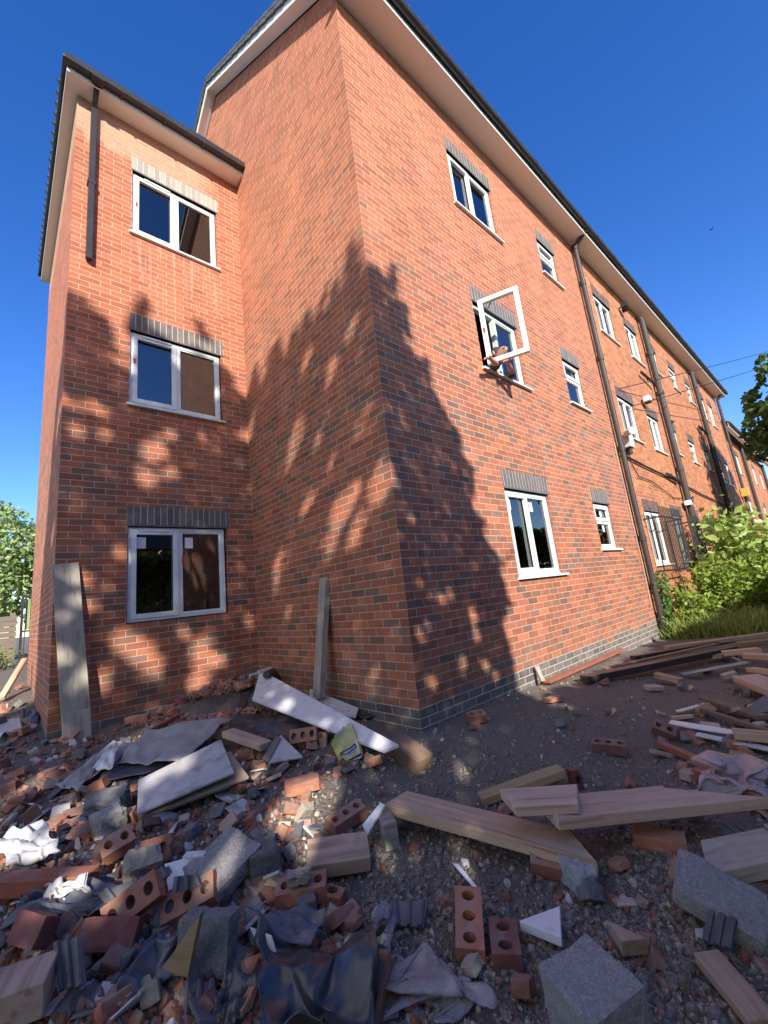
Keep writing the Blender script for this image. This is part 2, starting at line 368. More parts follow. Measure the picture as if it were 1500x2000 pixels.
def groundmat():
    m, k = newmat('soil')
    P = k('ShaderNodeNewGeometry').outputs['Position']
    n1 = k.noise(P, .9, 5, .6); n2 = k.noise(P, 26, 4, .7)
    vo = k('ShaderNodeTexVoronoi', Vector=P, Scale=48.0); vo2 = k('ShaderNodeTexVoronoi', Vector=P, Scale=120.0)
    c = k.mix(k.ramp(n1, [(.35,(0,0,0)),(.65,(1,1,1))]), (.165,.138,.115), (.235,.198,.165))
    peb = k('ShaderNodeSeparateColor', i0=vo.outputs['Color']).outputs[0]
    c = k.mix(k.math('MULTIPLY', k.math('GREATER_THAN', peb, .62), .55), c, k.mix(peb, (.09,.08,.075), (.26,.22,.19)))
    peb2 = k('ShaderNodeSeparateColor', i0=vo2.outputs['Color']).outputs[0]
    c = k.mix(k.math('MULTIPLY', k.math('GREATER_THAN', peb2, .7), .5), c, k.mix(peb2, (.05,.045,.04), (.24,.20,.17)))
    c = k.mix(k.math('MULTIPLY', n2, .5), c, (.085,.07,.058))
    h = k.math('ADD', k.math('MULTIPLY', vo.outputs['Distance'], -1.2), k.math('ADD', n2, k.math('MULTIPLY', vo2.outputs['Distance'], -.7)))
    finish(k, c, .95, h, .9, .012)
groundmat()

# ------------------------------------------------------------------ sky, sun
SUN = V((-.65, -1, .60)).normalized()
w = bpy.data.worlds.new('World'); scn.world = w; w.use_nodes = True
wn = w.node_tree; sk = wn.nodes.new('ShaderNodeTexSky'); sk.sky_type = 'NISHITA'; sk.sun_disc = False
sk.sun_elevation = math.asin(SUN.z); sk.sun_rotation = math.atan2(SUN.x, SUN.y) % (2*math.pi)
sk.air_density = 1.0; sk.dust_density = .25; sk.ozone_density = 3.0; sk.altitude = 0
hs = wn.nodes.new('ShaderNodeHueSaturation'); hs.inputs['Saturation'].default_value = 1.31; hs.inputs['Hue'].default_value = .517; hs.inputs['Value'].default_value = 1.1
wn.links.new(sk.outputs[0], hs.inputs['Color']); 
# unseen bright cloud added on the sunward side to whiten the light in shade
class WK(NT):
    def __init__(s, t): s.t = t; s.n = t.nodes; s.l = t.links
wk = WK(wn); cdir = V((-.86,-.30,.46)).normalized()
gd = wk('ShaderNodeTexCoord').outputs['Generated']
dt = wk('ShaderNodeVectorMath', i0=gd, i1=tuple(cdir), _operation='DOT_PRODUCT').outputs['Value']
cm = wk.math('MULTIPLY', wk.math('MULTIPLY', wk.math('SUBTRACT', dt, .62), 4.0, clamp=True), wk.ramp(wk.noise(gd, 3.2, 6, .6), [(.36,(0,0,0)),(.58,(1,1,1))]))
wn.links.new(wk.mix(cm, hs.outputs[0], (4.6,4.0,3.2)), wn.nodes['Background'].inputs[0]); wn.nodes['Background'].inputs[1].default_value = .15
sl = bpy.data.lights.new('sun', 'SUN'); sl.energy = 5.0; sl.angle = rad(.55); sl.color = (1, .93, .83)
so = bpy.data.objects.new('sun', sl); COL.objects.link(so); so.rotation_euler = SUN.to_track_quat('Z', 'Y').to_euler()
so.location = (-10, -15, 12)
scn.view_settings.view_transform = 'Standard'; scn.view_settings.look = 'None'; scn.view_settings.exposure = .72; scn.view_settings.gamma = 1

# ------------------------------------------------------------------ ground
def axis(lo, hi, step, far):
    a = []
    x = lo
    while x <= hi+1e-6: a.append(x); x += step
    s = step; x = lo; b = []
    while x > -far: s *= 1.35; x -= s; b.append(x)
    s = step; x = a[-1]; c = []
    while x < far: s *= 1.35; x += s; c.append(x)
    return b[::-1]+a+c
xs = axis(-3.6, 8.0, .055, 900); ys = axis(-3.0, 4.4, .055, 900)
g = MB()
for y in ys:
    for x in xs: g.v.append(V((x, y, gzz(x, y))))
nx = len(xs)
for j in range(len(ys)-1):
    for i in range(nx-1): a = j*nx+i; g.f.append((a, a+1, a+nx+1, a+nx))
tag(g.build('ground', 'soil', smooth=True), 'bare dark soil of the building site', 'ground', kind='structure')

# ================================================================== BUILDINGS
D, WW, WL = 2.97, 2.24, 7.1            # wing front plane, wing width, wing rear
HEADS = (2.26, 4.92, 7.505)
def PA(u, d, z): return V((u, -d, z))
def PW(u, d, z): return V((u, D-d, z))
def pbox(mb, P, u0, u1, d0, d1, z0, z1):
    i = len(mb.v); mb.v += [P(u, d, z) for z in (z0, z1) for (u, d) in ((u0,d1),(u1,d1),(u1,d0),(u0,d0))]
    for q in ((0,3,2,1),(4,5,6,7),(0,1,5,4),(1,2,6,5),(2,3,7,6),(3,0,4,7)): mb.f.append(tuple(i+j for j in q))
def wall(mb, P, u0, u1, z0, z1, holes, depth=.11):
    us = sorted({u0, u1, *[h[0] for h in holes], *[h[1] for h in holes]}); zs = sorted({z0, z1, *[h[2] for h in holes], *[h[3] for h in holes]})
    for a, b in zip(us, us[1:]):
        for c, d in zip(zs, zs[1:]):
            if any(h[0] <= a and b <= h[1] and h[2] <= c and d <= h[3] for h in holes): continue
            mb.poly(P(a,0,c), P(b,0,c), P(b,0,d), P(a,0,d))
    for h in holes:
        a, b, c, d = h
        mb.poly(P(a,0,c), P(a,0,d), P(a,-depth,d), P(a,-depth,c)); mb.poly(P(b,0,c), P(b,-depth,c), P(b,-depth,d), P(b,0,d))
        mb.poly(P(a,0,d), P(b,0,d), P(b,-depth,d), P(a,-depth,d)); mb.poly(P(a,0,c), P(a,-depth,c), P(b,-depth,c), P(b,0,c))
def ring(mb, P, a, b, c, d, t, d0, d1):
    pbox(mb, P, a, a+t, d0, d1, c, d); pbox(mb, P, b-t, b, d0, d1, c, d)
    pbox(mb, P, a+t, b-t, d0, d1, c, c+t); pbox(mb, P, a+t, b-t, d0, d1, d-t, d)
def window(bld, P, x0, x1, zb, zt, style, mat='upvc', gapl=.004, gapr=.016, sill=True, vent=False, stick=(), red=None, soldier='blue_soldier', inter='interior_plaster', open_left=False, room=2.6, sillr=.09):
    """a white window set in its brick opening, with all its pieces"""
    a, b, c, d = x0+gapl, x1-gapr, zb+(.045 if sill else .012), zt-.008
    mid = (a+b)/2-.005
    fr = MB(); ring(fr, P, a, b, c, d, .05, -.105, -.035)
    lights = []
    if style == 'pair':
        pbox(fr, P, mid-.03, mid+.03, -.105, -.035, c+.05, d-.05)
        lights = [(a+.05, mid-.03, c+.05, d-.05, not open_left), (mid+.03, b-.05, c+.05, d-.05, False)]
    else:
        tr = c+(d-c)*.60
        pbox(fr, P, a+.05, b-.05, -.105, -.035, tr-.025, tr+.025)
        lights = [(a+.05, b-.05, c+.05, tr-.025, False), (a+.05, b-.05, tr+.025, d-.05, True)]
    f = fr.build('window', mat, bld, bevel=.004)
    for i, (l, r, bo, to, sash) in enumerate(lights):
        if open_left and i == 0: continue
        t = .03
        if sash:
            s = MB(); ring(s, P, l-.018, r+.018, bo-.018, to+.018, .058, -.06, -.018); s.build('sash', mat, f, bevel=.004); t = .04
        p = MB(); p.poly(P(l,-.07,bo), P(r,-.07,bo), P(r,-.07,to), P(l,-.07,to)); p.build('pane', 'glass', f)
        if not sash:
            s = MB(); ring(s, P, l, r, bo, to, .016, -.068, -.045); s.build('glazing_bead', mat, f)
        for (si, fu, fz, w_, h_) in stick:
            if si == i:
                u = l+(r-l)*fu; z = bo+(to-bo)*fz
                p = MB(); pbox(p, P, u, u+w_, -.069, -.066, z, z+h_); p.build('paper_label', 'white_paper', f)
    if vent:
        l, r, bo, to, _ = lights[0]
        p = MB(); pbox(p, P, l+.10, r-.05, -.018, -.004, to-.002, to+.024); p.build('trickle_vent', 'upvc', f, bevel=.003)
    if red:
        p = MB(); u, z = a+(b-a)*red[0], c+(d-c)*red[1]; pbox(p, P, u-.014, u+.014, -.018, -.0155, z, z+.075)
        o = p.build('tape', 'red_sticker', f); 
    if sill:
        s = MB(); pbox(s, P, x0-.035, x1+sillr, -.105, .045, zb, zb+.028); pbox(s, P, a, b, -.105, -.02, zb+.028, c); s.build('sill', mat, f, bevel=.004)
    # lintel course and its steel
    if soldier:
        s = MB(); pbox(s, P, x0-.01, x1+.03, -.09, .004, zt+.022, zt+.247); s.build('lintel', soldier, bld)
        s = MB(); pbox(s, P, x0-.01, x1+.03, -.09, .008, zt, zt+.0215); s.build('lintel_steel', 'steel_lintel', bld)
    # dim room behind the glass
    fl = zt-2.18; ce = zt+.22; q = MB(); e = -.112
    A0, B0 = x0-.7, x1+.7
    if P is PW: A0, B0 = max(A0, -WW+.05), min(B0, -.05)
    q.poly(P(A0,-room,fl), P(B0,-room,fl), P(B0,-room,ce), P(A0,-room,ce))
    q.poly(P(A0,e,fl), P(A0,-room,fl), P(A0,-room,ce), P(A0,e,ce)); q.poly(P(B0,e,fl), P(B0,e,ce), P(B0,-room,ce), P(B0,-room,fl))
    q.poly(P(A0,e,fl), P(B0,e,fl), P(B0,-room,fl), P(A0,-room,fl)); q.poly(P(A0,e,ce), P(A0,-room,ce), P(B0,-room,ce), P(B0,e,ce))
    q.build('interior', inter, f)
    return f

# ------------------------------------------------ new block
new = tag(empty('apartment_building', (0,0,0)), 'new red brick apartment building with white windows at the rubble heap', 'building')
XE = 6.42
bigx, smx = (1.92, 3.05), (4.575, 5.29)
zbA = (1.125, 3.875, 6.50); zbS = (1.445, 4.03, 6.67); hdS = (2.26, 4.92, 7.45)
hA = [(*bigx, zbA[i], HEADS[i]) for i in range(3)]+[(*smx, zbS[i], hdS[i]) for i in range(3)]
mb = MB(); wall(mb, PA, 0, XE, -.6, 8.45, hA); mb.build('front_wall', 'new_brick', new, uv=True)
mb = MB(); YR, PIT = 3.7, .716
mb.poly((0,0,-.6), (0,0,8.50), (0,YR,8.50+PIT*YR), (0,2*YR,8.50), (0,2*YR,-.6)); mb.build('gable_wall', 'new_brick', new, uv=True)
wx = (-1.57, -.375); zbW = (1.115, 3.815, 6.40); hdW = (2.258, 4.905, 7.495)
mb = MB(); wall(mb, PW, -WW, 0, -.6, 8.3, [(*wx, zbW[i], hdW[i]) for i in range(3)]); 
mb.poly((-WW,D,-.6), (-WW,WL,-.6), (-WW,WL,8.3), (-WW,D,8.3)); mb.poly((-WW,WL,-.6), (0,WL,-.6), (0,WL,8.3), (-WW,WL,8.3))
mb.build('wing_wall', 'wing_brick', new, uv=True)
tag(window(new, PA, *bigx, zbA[0], HEADS[0], 'pair', 'upvc_film', stick=((0,.12,.80,.085,.13),(1,.16,.80,.085,.13))))
tag(window(new, PA, *bigx, zbA[2], HEADS[2], 'pair'))
wopen = window(new, PA, *bigx, zbA[1], HEADS[1], 'pair', 'upvc_film', open_left=True)
window(new, PA, *smx, zbS[0], hdS[0], 'hopper', vent=False, stick=((0,.55,.62,.075,.11),(1,.55,.3,.075,.11)))
window(new, PA, *smx, zbS[1], hdS[1], 'hopper'); window(new, PA, *smx, zbS[2], hdS[2], 'hopper')
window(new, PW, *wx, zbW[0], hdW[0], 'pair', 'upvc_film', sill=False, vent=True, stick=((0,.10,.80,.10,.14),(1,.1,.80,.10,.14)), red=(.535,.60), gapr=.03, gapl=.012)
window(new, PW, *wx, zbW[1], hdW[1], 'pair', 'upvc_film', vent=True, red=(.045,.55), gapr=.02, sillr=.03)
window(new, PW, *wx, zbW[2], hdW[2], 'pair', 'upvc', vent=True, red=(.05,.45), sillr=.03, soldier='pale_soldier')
# opened casement: hinged beside the jamb and swung out towards the site
sw, sz0, sz1 = .535, zbA[1]+.06, HEADS[1]-.03
ang = rad(-68)
def PO(u, d, z):
    q = Matrix.Rotation(ang, 3, 'Z') @ V((u, -d, 0)); return V((1.975+q.x, -.045+q.y, z))
s = MB(); ring(s, PO, 0, sw, sz0, sz1, .062, -.03, .03); so_ = s.build('open_sash', 'upvc_film', wopen, bevel=.005)
p = MB(); p.poly(PO(.06,0,sz0+.06), PO(sw-.06,0,sz0+.06), PO(sw-.06,0,sz1-.06), PO(.06,0,sz1-.06)); p.build('open_pane', 'clear_glass', wopen)
p = MB(); pbox(p, PO, .016, .046, .031, .033, sz0+.45, sz0+.53); p.build('tape', 'red_sticker', wopen)
for zz in (sz0+.02, sz1-.02):
    p = MB(); p.tube([V((1.99,-.06,zz)), V((2.2,-.055,zz)), PO(.22,0,zz)], .009, 6); p.build('stay', 'steel_lintel', wopen)

# eaves along the front
ZS, OV = 8.30, .335
def eaves(bld, x0, x1, zs, ov, gut='black_plastic', brackets=True):
    s = MB(); s.box((x0,-ov,zs), (x1,.0,zs+.012)); s.build('soffit', 'soffit_white', bld)
    s = MB(); s.box((x0,-ov-.02,zs-.008), (x1,-ov-.001,zs+.17)); s.build('fascia', 'upvc', bld)
    s = MB(); n = 8; y0 = -ov-.024; r = .056
    prof = [(y0-r+r*math.cos(t), zs+.135-r*math.sin(t)*1.1) for t in [math.pi*i/n for i in range(n+1)]]
    prof += [(y-.0*1, z) for y, z in [(y0-2*r+.006, zs+.14), (y0-r, zs+.085), (y0-.006, zs+.14)]]
    i0 = len(s.v)
    for x in (x0, x1): s.v += [V((x, y, z)) for y, z in prof]
    m_ = len(prof)
    for i in range(m_): s.f.append((i0+i, i0+(i+1) % m_, i0+m_+(i+1) % m_, i0+m_+i))
    s.f.append(tuple(range(i0, i0+m_))); s.f.append(tuple(range(i0+m_, i0+2*m_)))
    x = x0+.45
    while x < x1:     # union clips of the gutter
        s.tube([(x-.03, y0-r, zs+.132), (x+.03, y0-r, zs+.132)], r+.007, 12); x += 1.9 if not brackets else .95
    s.build('gutter', gut, bld)
def roof_slope(bld, x0, x1, y_e, z_e, run, mat, sgn=1, name='roof', w=.30):
    """tile courses laid up one slope, each lapping the one below, rolls along the eaves"""
    s = MB(); L = run/math.cos(math.atan(PIT)); th = math.atan(PIT)
    n = int(L/.30)+1
    for i in range(n):
        l0, l1 = i*.30-.02, min(i*.30+.36, L)
        q = []
        for l, h in ((l0,.045),(l1,.012),(l1,-.02),(l0,.012)):
            q.append((y_e+sgn*(l*math.cos(th)-h*math.sin(th)), z_e+l*math.sin(th)+h*math.cos(th)))
        i0 = len(s.v)
        for x in (x0, x1): s.v += [V((x, y, z)) for y, z in q]
        for a in range(4): s.f.append((i0+a, i0+(a+1) % 4, i0+4+(a+1) % 4, i0+4+a))
        s.f.append((i0, i0+1, i0+2, i0+3)); s.f.append((i0+4, i0+7, i0+6, i0+5))
        if i < 3:
            x = x0+.05
            while x < x1-.05:
                yb, zb_ = y_e+sgn*(l0*math.cos(th)-.045*math.sin(th)), z_e+l0*math.sin(th)+.045*math.cos(th)
                s.tube([(x, yb-sgn*.004, zb_-.006), (x, yb+sgn*.36*math.cos(th), zb_+.36*math.sin(th)-.03)], .038, 6); x += .17
    s.build(name, mat, bld)
eaves(new, -.15, XE, ZS, OV, brackets=False)
roof_slope(new, -.21, XE, -OV-.06, ZS+.165, YR+OV+.06, 'roof_tile'); roof_slope(new, -.21, XE, 2*YR+OV+.06, ZS+.165, YR+OV+.06, 'roof_tile', -1)
# verge of the gable: sloping soffit, bargeboard, dry-verge units
def rake(y): return ZS+PIT*(min(y, 2*YR-y)+OV)
for sg in (1, -1):
    ye, yr = (-OV, YR) if sg == 1 else (2*YR+OV, YR)
    s = MB(); s.poly((0,ye,rake(ye)), (-.15,ye,rake(ye)), (-.15,yr,rake(yr)), (0,yr,rake(yr)))
    s.poly((0,ye,rake(ye)+.012), (-.15,ye,rake(ye)+.012), (-.15,yr,rake(yr)+.012), (0,yr,rake(yr)+.012)); s.build('verge_soffit', 'soffit_white', new)
    s = MB()
    for x in (-.151, -.171):
        s.poly((x,ye,rake(ye)-.018), (x,yr,rake(yr)-.018), (x,yr,rake(yr)+.175), (x,ye,rake(ye)+.15))
    s.poly((-.151,ye,rake(ye)-.018), (-.171,ye,rake(ye)-.018), (-.171,yr,rake(yr)-.018), (-.151,yr,rake(yr)-.018))
    s.poly((-.151,ye,rake(ye)+.15), (-.171,ye,rake(ye)+.15), (-.171,yr,rake(yr)+.175), (-.151,yr,rake(yr)+.175))
    s.build('bargeboard', 'upvc', new)
    s = MB(); n = 17
    for i in range(n):
        t0, t1 = i/n, (i+.94)/n
        y0, y1 = ye+(yr-ye)*t0, ye+(yr-ye)*t1
        z0, z1 = rake(y0), rake(y1)
        i0 = len(s.v); s.v += [V((x, y, z+h)) for x in (-.205, -.176) for (y, z, h) in ((y0,z0,.10),(y1,z1,.125),(y1,z1,.235),(y0,z0,.255))]
        for a in range(4): s.f.append((i0+a, i0+(a+1) % 4, i0+4+(a+1) % 4, i0+4+a))
        s.f.append((i0,i0+1,i0+2,i0+3)); s.f.append((i0+4,i0+7,i0+6,i0+5))
    s.build('dry_verge', 'roof_tile', new)
s = MB(); s.box((-.17,-OV-.018,ZS-.012), (-.0005,0,ZS+.02)); s.build('box_end', 'upvc', new)
# wing eaves, wrapping round its free side
ZW, OW = 8.275, .235
s = MB(); s.box((-WW-.12, D-OW, ZW), (-.002, D-.001, ZW+.012)); s.box((-WW-.12, D, ZW), (-WW-.001, WL+.12, ZW+.012)); s.build('wing_soffit', 'soffit_white', new)
s = MB(); s.box((-WW-.14, D-OW-.02, ZW-.01), (-.002, D-OW-.001, ZW+.17)); s.box((-WW-.14, D-OW, ZW-.01), (-WW-.1205, WL+.14, ZW+.15)); s.box((-WW-.14, WL+.1205, ZW-.01), (-WW+.3, WL+.14, ZW+.15)); s.build('wing_fascia', 'upvc', new)
s = MB(); gy = D-OW-.024
s.box((-WW-.17, gy-.105, ZW+.055), (-.004, gy, ZW+.15))
x = -.12
while x > -WW:
    s.box((x-.012, gy-.111, ZW+.035), (x+.012, gy-.002, ZW+.153)); x -= .55
s.build('wing_gutter', 'black_plastic', new)
s = MB()     # hipped tile roof of the wing
e0 = (-WW-.19, D-OW-.07, ZW+.165); ap = (-WW+1.2, D+1.2, ZW+.165+.95); bp = (0, D+1.2, ZW+.165+.95); cp = (-WW+1.2, WL-1, ZW+.165+.95); e1 = (-WW-.19, WL+.2, ZW+.165); e2 = (0, WL+.2, ZW+.165); e3 = (0, D-OW-.07, ZW+.165)
for zz in (0, -.035):
    T = lambda p: V(p)+V((0,0,zz))
    s.poly(T(e0),T(e3),T(bp),T(ap)); s.poly(T(e0),T(ap),T(cp),T(e1)); s.poly(T(e1),T(cp),T(e2))
s.poly(V(e0),V(e3),V(e3)-V((0,0,.035)),V(e0)-V((0,0,.035))); s.poly(V(e0),V(e1),V(e1)-V((0,0,.035)),V(e0)-V((0,0,.035)))
x = -WW+.22
while x < -.05: s.tube([(x, D-OW-.075, ZW+.165), (x, D-OW+.3, ZW+.165+.30)], .036, 6); x += .165
y = D+.1
while y < WL-.1: s.tube([(-WW-.20, y, ZW+.165), (-WW+.1, y, ZW+.165+.25)], .036, 6); y += .165
s.build('wing_roof', 'roof_tile', new)
# square pipe on the wing, stopping short above the middle storey
s = MB(); xp = -2.052
s.box((xp-.032, D-.085, 5.70), (xp+.032, D-.02, 8.12))
s.poly(*[V(q) for q in ((xp-.032,D-.085,8.12),(xp+.032,D-.085,8.12),(xp+.032,gy-.085,8.36),(xp-.032,gy-.085,8.36))]); s.poly(*[V(q) for q in ((xp-.032,D-.02,8.12),(xp-.032,D-.085,8.12),(xp-.032,gy-.085,8.36),(xp-.032,gy-.02,8.36))])
s.poly(*[V(q) for q in ((xp+.032,D-.02,8.12),(xp+.032,D-.085,8.12),(xp+.032,gy-.085,8.36),(xp+.032,gy-.02,8.36))]); s.poly(*[V(q) for q in ((xp-.032,D-.02,8.12),(xp+.032,D-.02,8.12),(xp+.032,gy-.02,8.36),(xp-.032,gy-.02,8.36))])
s.box((xp-.045, D-.09, 6.85), (xp+.045, D-.002, 6.90)); s.box((xp-.07, gy-.12, ZW+.02), (xp+.07, gy, ZW+.05))
s.build('square_downpipe', 'black_plastic', new)

# ------------------------------------------------ older block continuing the terrace
old = tag(empty('apartment_building', (6.42,0,0)), 'older orange brick apartment block joined on beyond the tall dark downpipe', 'building')
XO = 21.2
def PO2(u, d, z): return V((u, .012-d, z))
ox = [(7.2,8.27,'pair'),(9.22,10.18,'pair'),(11.2,11.9,'hopper'),(13.2,14.0,'hopper'),(15.25,16.0,'hopper'),(17.45,18.15,'pair'),(18.75,19.65,'pair')]
oz = [(1.10,2.30),(3.90,4.92),(6.45,7.5)]
ow = []
for a, b, st in ox:
    for i, (c, d) in enumerate(oz):
        ow.append((a, b, c if st == 'pair' else c+.22-(.0 if i else .0), d-.03, st, i))
mb = MB(); wall(mb, PO2, XE, XO, -.8, 8.45, [q[:4] for q in ow]); mb.poly((XO,.012,-.8),(XO,8,-.8),(XO,8,8.45),(XO,.012,8.45)); wb = mb.build('front_wall', 'old_brick', old, uv=True)
for a, b, c, d, st, i in ow: window(old, PO2, a, b, c, d, st, 'upvc', soldier='old_soldier', inter='old_interior', room=.7, sillr=.06)
eaves(old, XE, XO+.3, ZS, OV, 'old_pipe'); roof_slope(old, XE, XO+.3, -OV-.06, ZS+.165, YR+OV+.06, 'mossy_tile'); roof_slope(old, XE, XO+.3, 2*YR+OV+.06, ZS+.165, YR+OV+.06, 'mossy_tile', -1)
s = MB(); s.tube([(XO+.29,-OV,ZS+.06),(XO+.29,YR,ZS+.06+PIT*(YR+OV)-.1)], .06, 6); s.build('bargeboard', 'upvc', old)
def pipe(bld, x, y, r, z0, z1, mat='old_pipe', top=None, collars=()):
    s = MB(); s.tube([(x,y,z0),(x,y,z1)], r, 12)
    if top: s.tube([(x,y,z1-.01), *top], r, 12)
    for z in collars: s.tube([(x,y,z),(x,y,z+.11)], r*1.22, 12)
    return s.build('downpipe', mat, bld, smooth=False)
pipe(old, 6.37, -.09, .052, -.3, 8.12, top=[(6.37,-.14,8.2),(6.36,-.38,8.40)], collars=(1.6,3.4,5.4,7.2,8.1))
pipe(old, 10.62, -.11, .075, -.3, 8.02, top=[(10.62,-.10,8.08),(10.62,0,8.12)], collars=(2.6,3.5,5.7,6.9))
pipe(old, 16.25, -.11, .075, -.3, 8.02, top=[(16.25,-.10,8.08),(16.25,0,8.12)], collars=(2.6,4.1,5.6))
pipe(old, 20.95, -.10, .055, -.3, 8.1, top=[(20.95,-.3,8.38)])
for (x, z, dx) in ((10.25,5.95,-.9),(10.25,3.2,-.9),(10.95,5.0,.5),(10.95,2.75,.45),(15.8,5.6,-.7),(14.6,3.35,.7)):
    s = MB(); s.tube([(x+dx,-.07,z+.09),(x,-.10,z),(x+.1,-.11,z-.05)], .035, 8); s.tube([(x+dx*.45,-.05,z+.16),(x+dx*.45,-.06,z)], .022, 6); s.build('waste_pipe', 'old_pipe', old)
s = MB(); s.tube([(6.5,-.03,3.38),(8,-.03,3.30),(10.5,-.03,3.2),(13,-.03,3.05),(18,-.03,2.9),(21,-.03,2.85)], .022, 6); s.build('conduit', 'cable_black', old)
s = MB(); s.tube([(7.0,-.02,3.6),(7.05,-.02,3.2),(7.3,-.02,3.0),(8.2,-.02,2.98),(9.6,-.02,2.72),(10.4,-.02,2.75)], .011, 5); s.build('cable', 'cable_black', old)
s = MB(); s.tube([(6.24,-.02,3.6),(6.2,-.03,3.1),(6.26,-.02,2.6),(6.22,-.03,1.9),(6.25,-.03,1.2),(6.22,-.02,.4)], .006, 5); s.build('cable', 'mortar_lump', old)
# black bars over two ground floor windows
for (a, b, c, d) in ((7.02,8.5,1.0,2.28),(9.1,10.1,1.1,2.2),(11.0,12.2,1.1,2.2)):
    s = MB(); y0 = -.30
    for z in (c, c+(d-c)*.83): s.tube([(a,0,z),(a,y0,z),(b,y0,z),(b,0,z)], .016, 6)
    x = a
    while x <= b+.01: s.tube([(x,y0,c-.05),(x,y0,d)], .011, 6); x += (b-a)/round((b-a)/.115)
    for x in (a, b): s.tube([(x,y0*.5,c),(x,y0*.5,d)], .011, 6)
    s.build('window_bars', 'cable_black', old)
# small wall fittings, things of their own
def fitting(name, mb_list, label, cat):
    e = tag(empty(name, mb_list[0][1]), label, cat)
    for nm, org, b_, mt in mb_list:
        o = b_.build(nm, mt); o.parent = e; o.matrix_parent_inverse = Matrix.Translation(V(mb_list[0][1])).inverted()
    return e
b1 = MB(); b1.box((6.72,-.16,3.55),(7.02,-.01,3.84)); b2 = MB(); b2.tube([(6.55,-.30,3.80),(6.66,-.16,3.82),(6.72,-.12,3.80)], [.075,.07,.05], 10); b3 = MB(); b3.tube([(6.86,-.09,3.55),(6.86,-.08,3.42)], .05, 8)
fitting('security_camera', [('junction_box',(6.87,-.05,3.7),b1,'dusty_white'),('camera_head',0,b2,'white_board'),('cable_gland',0,b3,'cable_black')], 'white security camera and junction box beside the tall dark downpipe', 'camera')
b1 = MB(); b1.box((20.7,-.26,3.6),(21.0,-.02,3.95)); b2 = MB(); b2.tube([(20.85,-.2,3.5),(20.85,-.05,3.42)], .03, 6)
fitting('alarm_box', [('case',(20.85,-.1,3.8),b1,'yellow_box'),('bracket',0,b2,'cable_black')], 'yellow alarm box near the end of the orange brick block', 'alarm')
for (x, z, lab) in ((8.95,5.12,'white floodlight over the second middle storey window of the old block'),(9.0,7.78,'dark floodlight over the second top storey window of the old block'),(10.35,2.55,'white lamp beside the second ground floor window of the old block')):
    b1 = MB(); b1.box((x,-.20,z),(x+.16,-.06,z+.12)); b2 = MB(); b2.tube([(x+.08,-.06,z+.06),(x+.08,0,z+.06)], .02, 6); b3 = MB(); b3.box((x+.2,-.16,z),(x+.3,-.02,z+.06))
    m1 = 'cable_black' if 'dark' in lab else 'white_board'
    fitting('floodlight', [('lamp_head',(x,-.05,z),b1,m1),('arm',0,b2,'cable_black'),('sensor',0,b3,'cable_black')], lab, 'light')

# ------------------------------------------------ farthest lower block
far = tag(empty('apartment_building', (21.3,0,0)), 'farthest lower brick block at the end of the terrace', 'building')
def PF(u, d, z): return V((u, .25-d, z))
fw = [(x, x+w_, c, c+1.05, st, i) for (x, w_, st) in ((22.6,.9,'pair'),(24.7,.9,'pair'),(27.5,.7,'hopper'),(30,.9,'pair'),(33,.9,'pair')) for i, c in enumerate((.2,2.75,5.15))]
mb = MB(); wall(mb, PF, XO+.02, 37, -1, 7.1, [q[:4] for q in fw]); mb.poly((37,.25,-1),(37,8,-1),(37,8,7.1),(37,.25,7.1)); mb.build('front_wall', 'old_brick', far, uv=True)
for a, b, c, d, st, i in fw: window(far, PF, a, b, c, d, st, 'upvc', soldier='old_soldier', inter='old_interior', room=.7)
eaves(far, XO+.31, 37.2, 6.92, .15, 'old_pipe'); roof_slope(far, XO+.31, 37.2, -.2, 7.1, 4.2, 'mossy_tile'); roof_slope(far, XO+.31, 37.2, 8.2, 7.1, 4.2, 'mossy_tile', -1)
pipe(far, 26.6, .14, .08, -1, 6.9); pipe(far, 34.5, .14, .08, -1, 6.9)
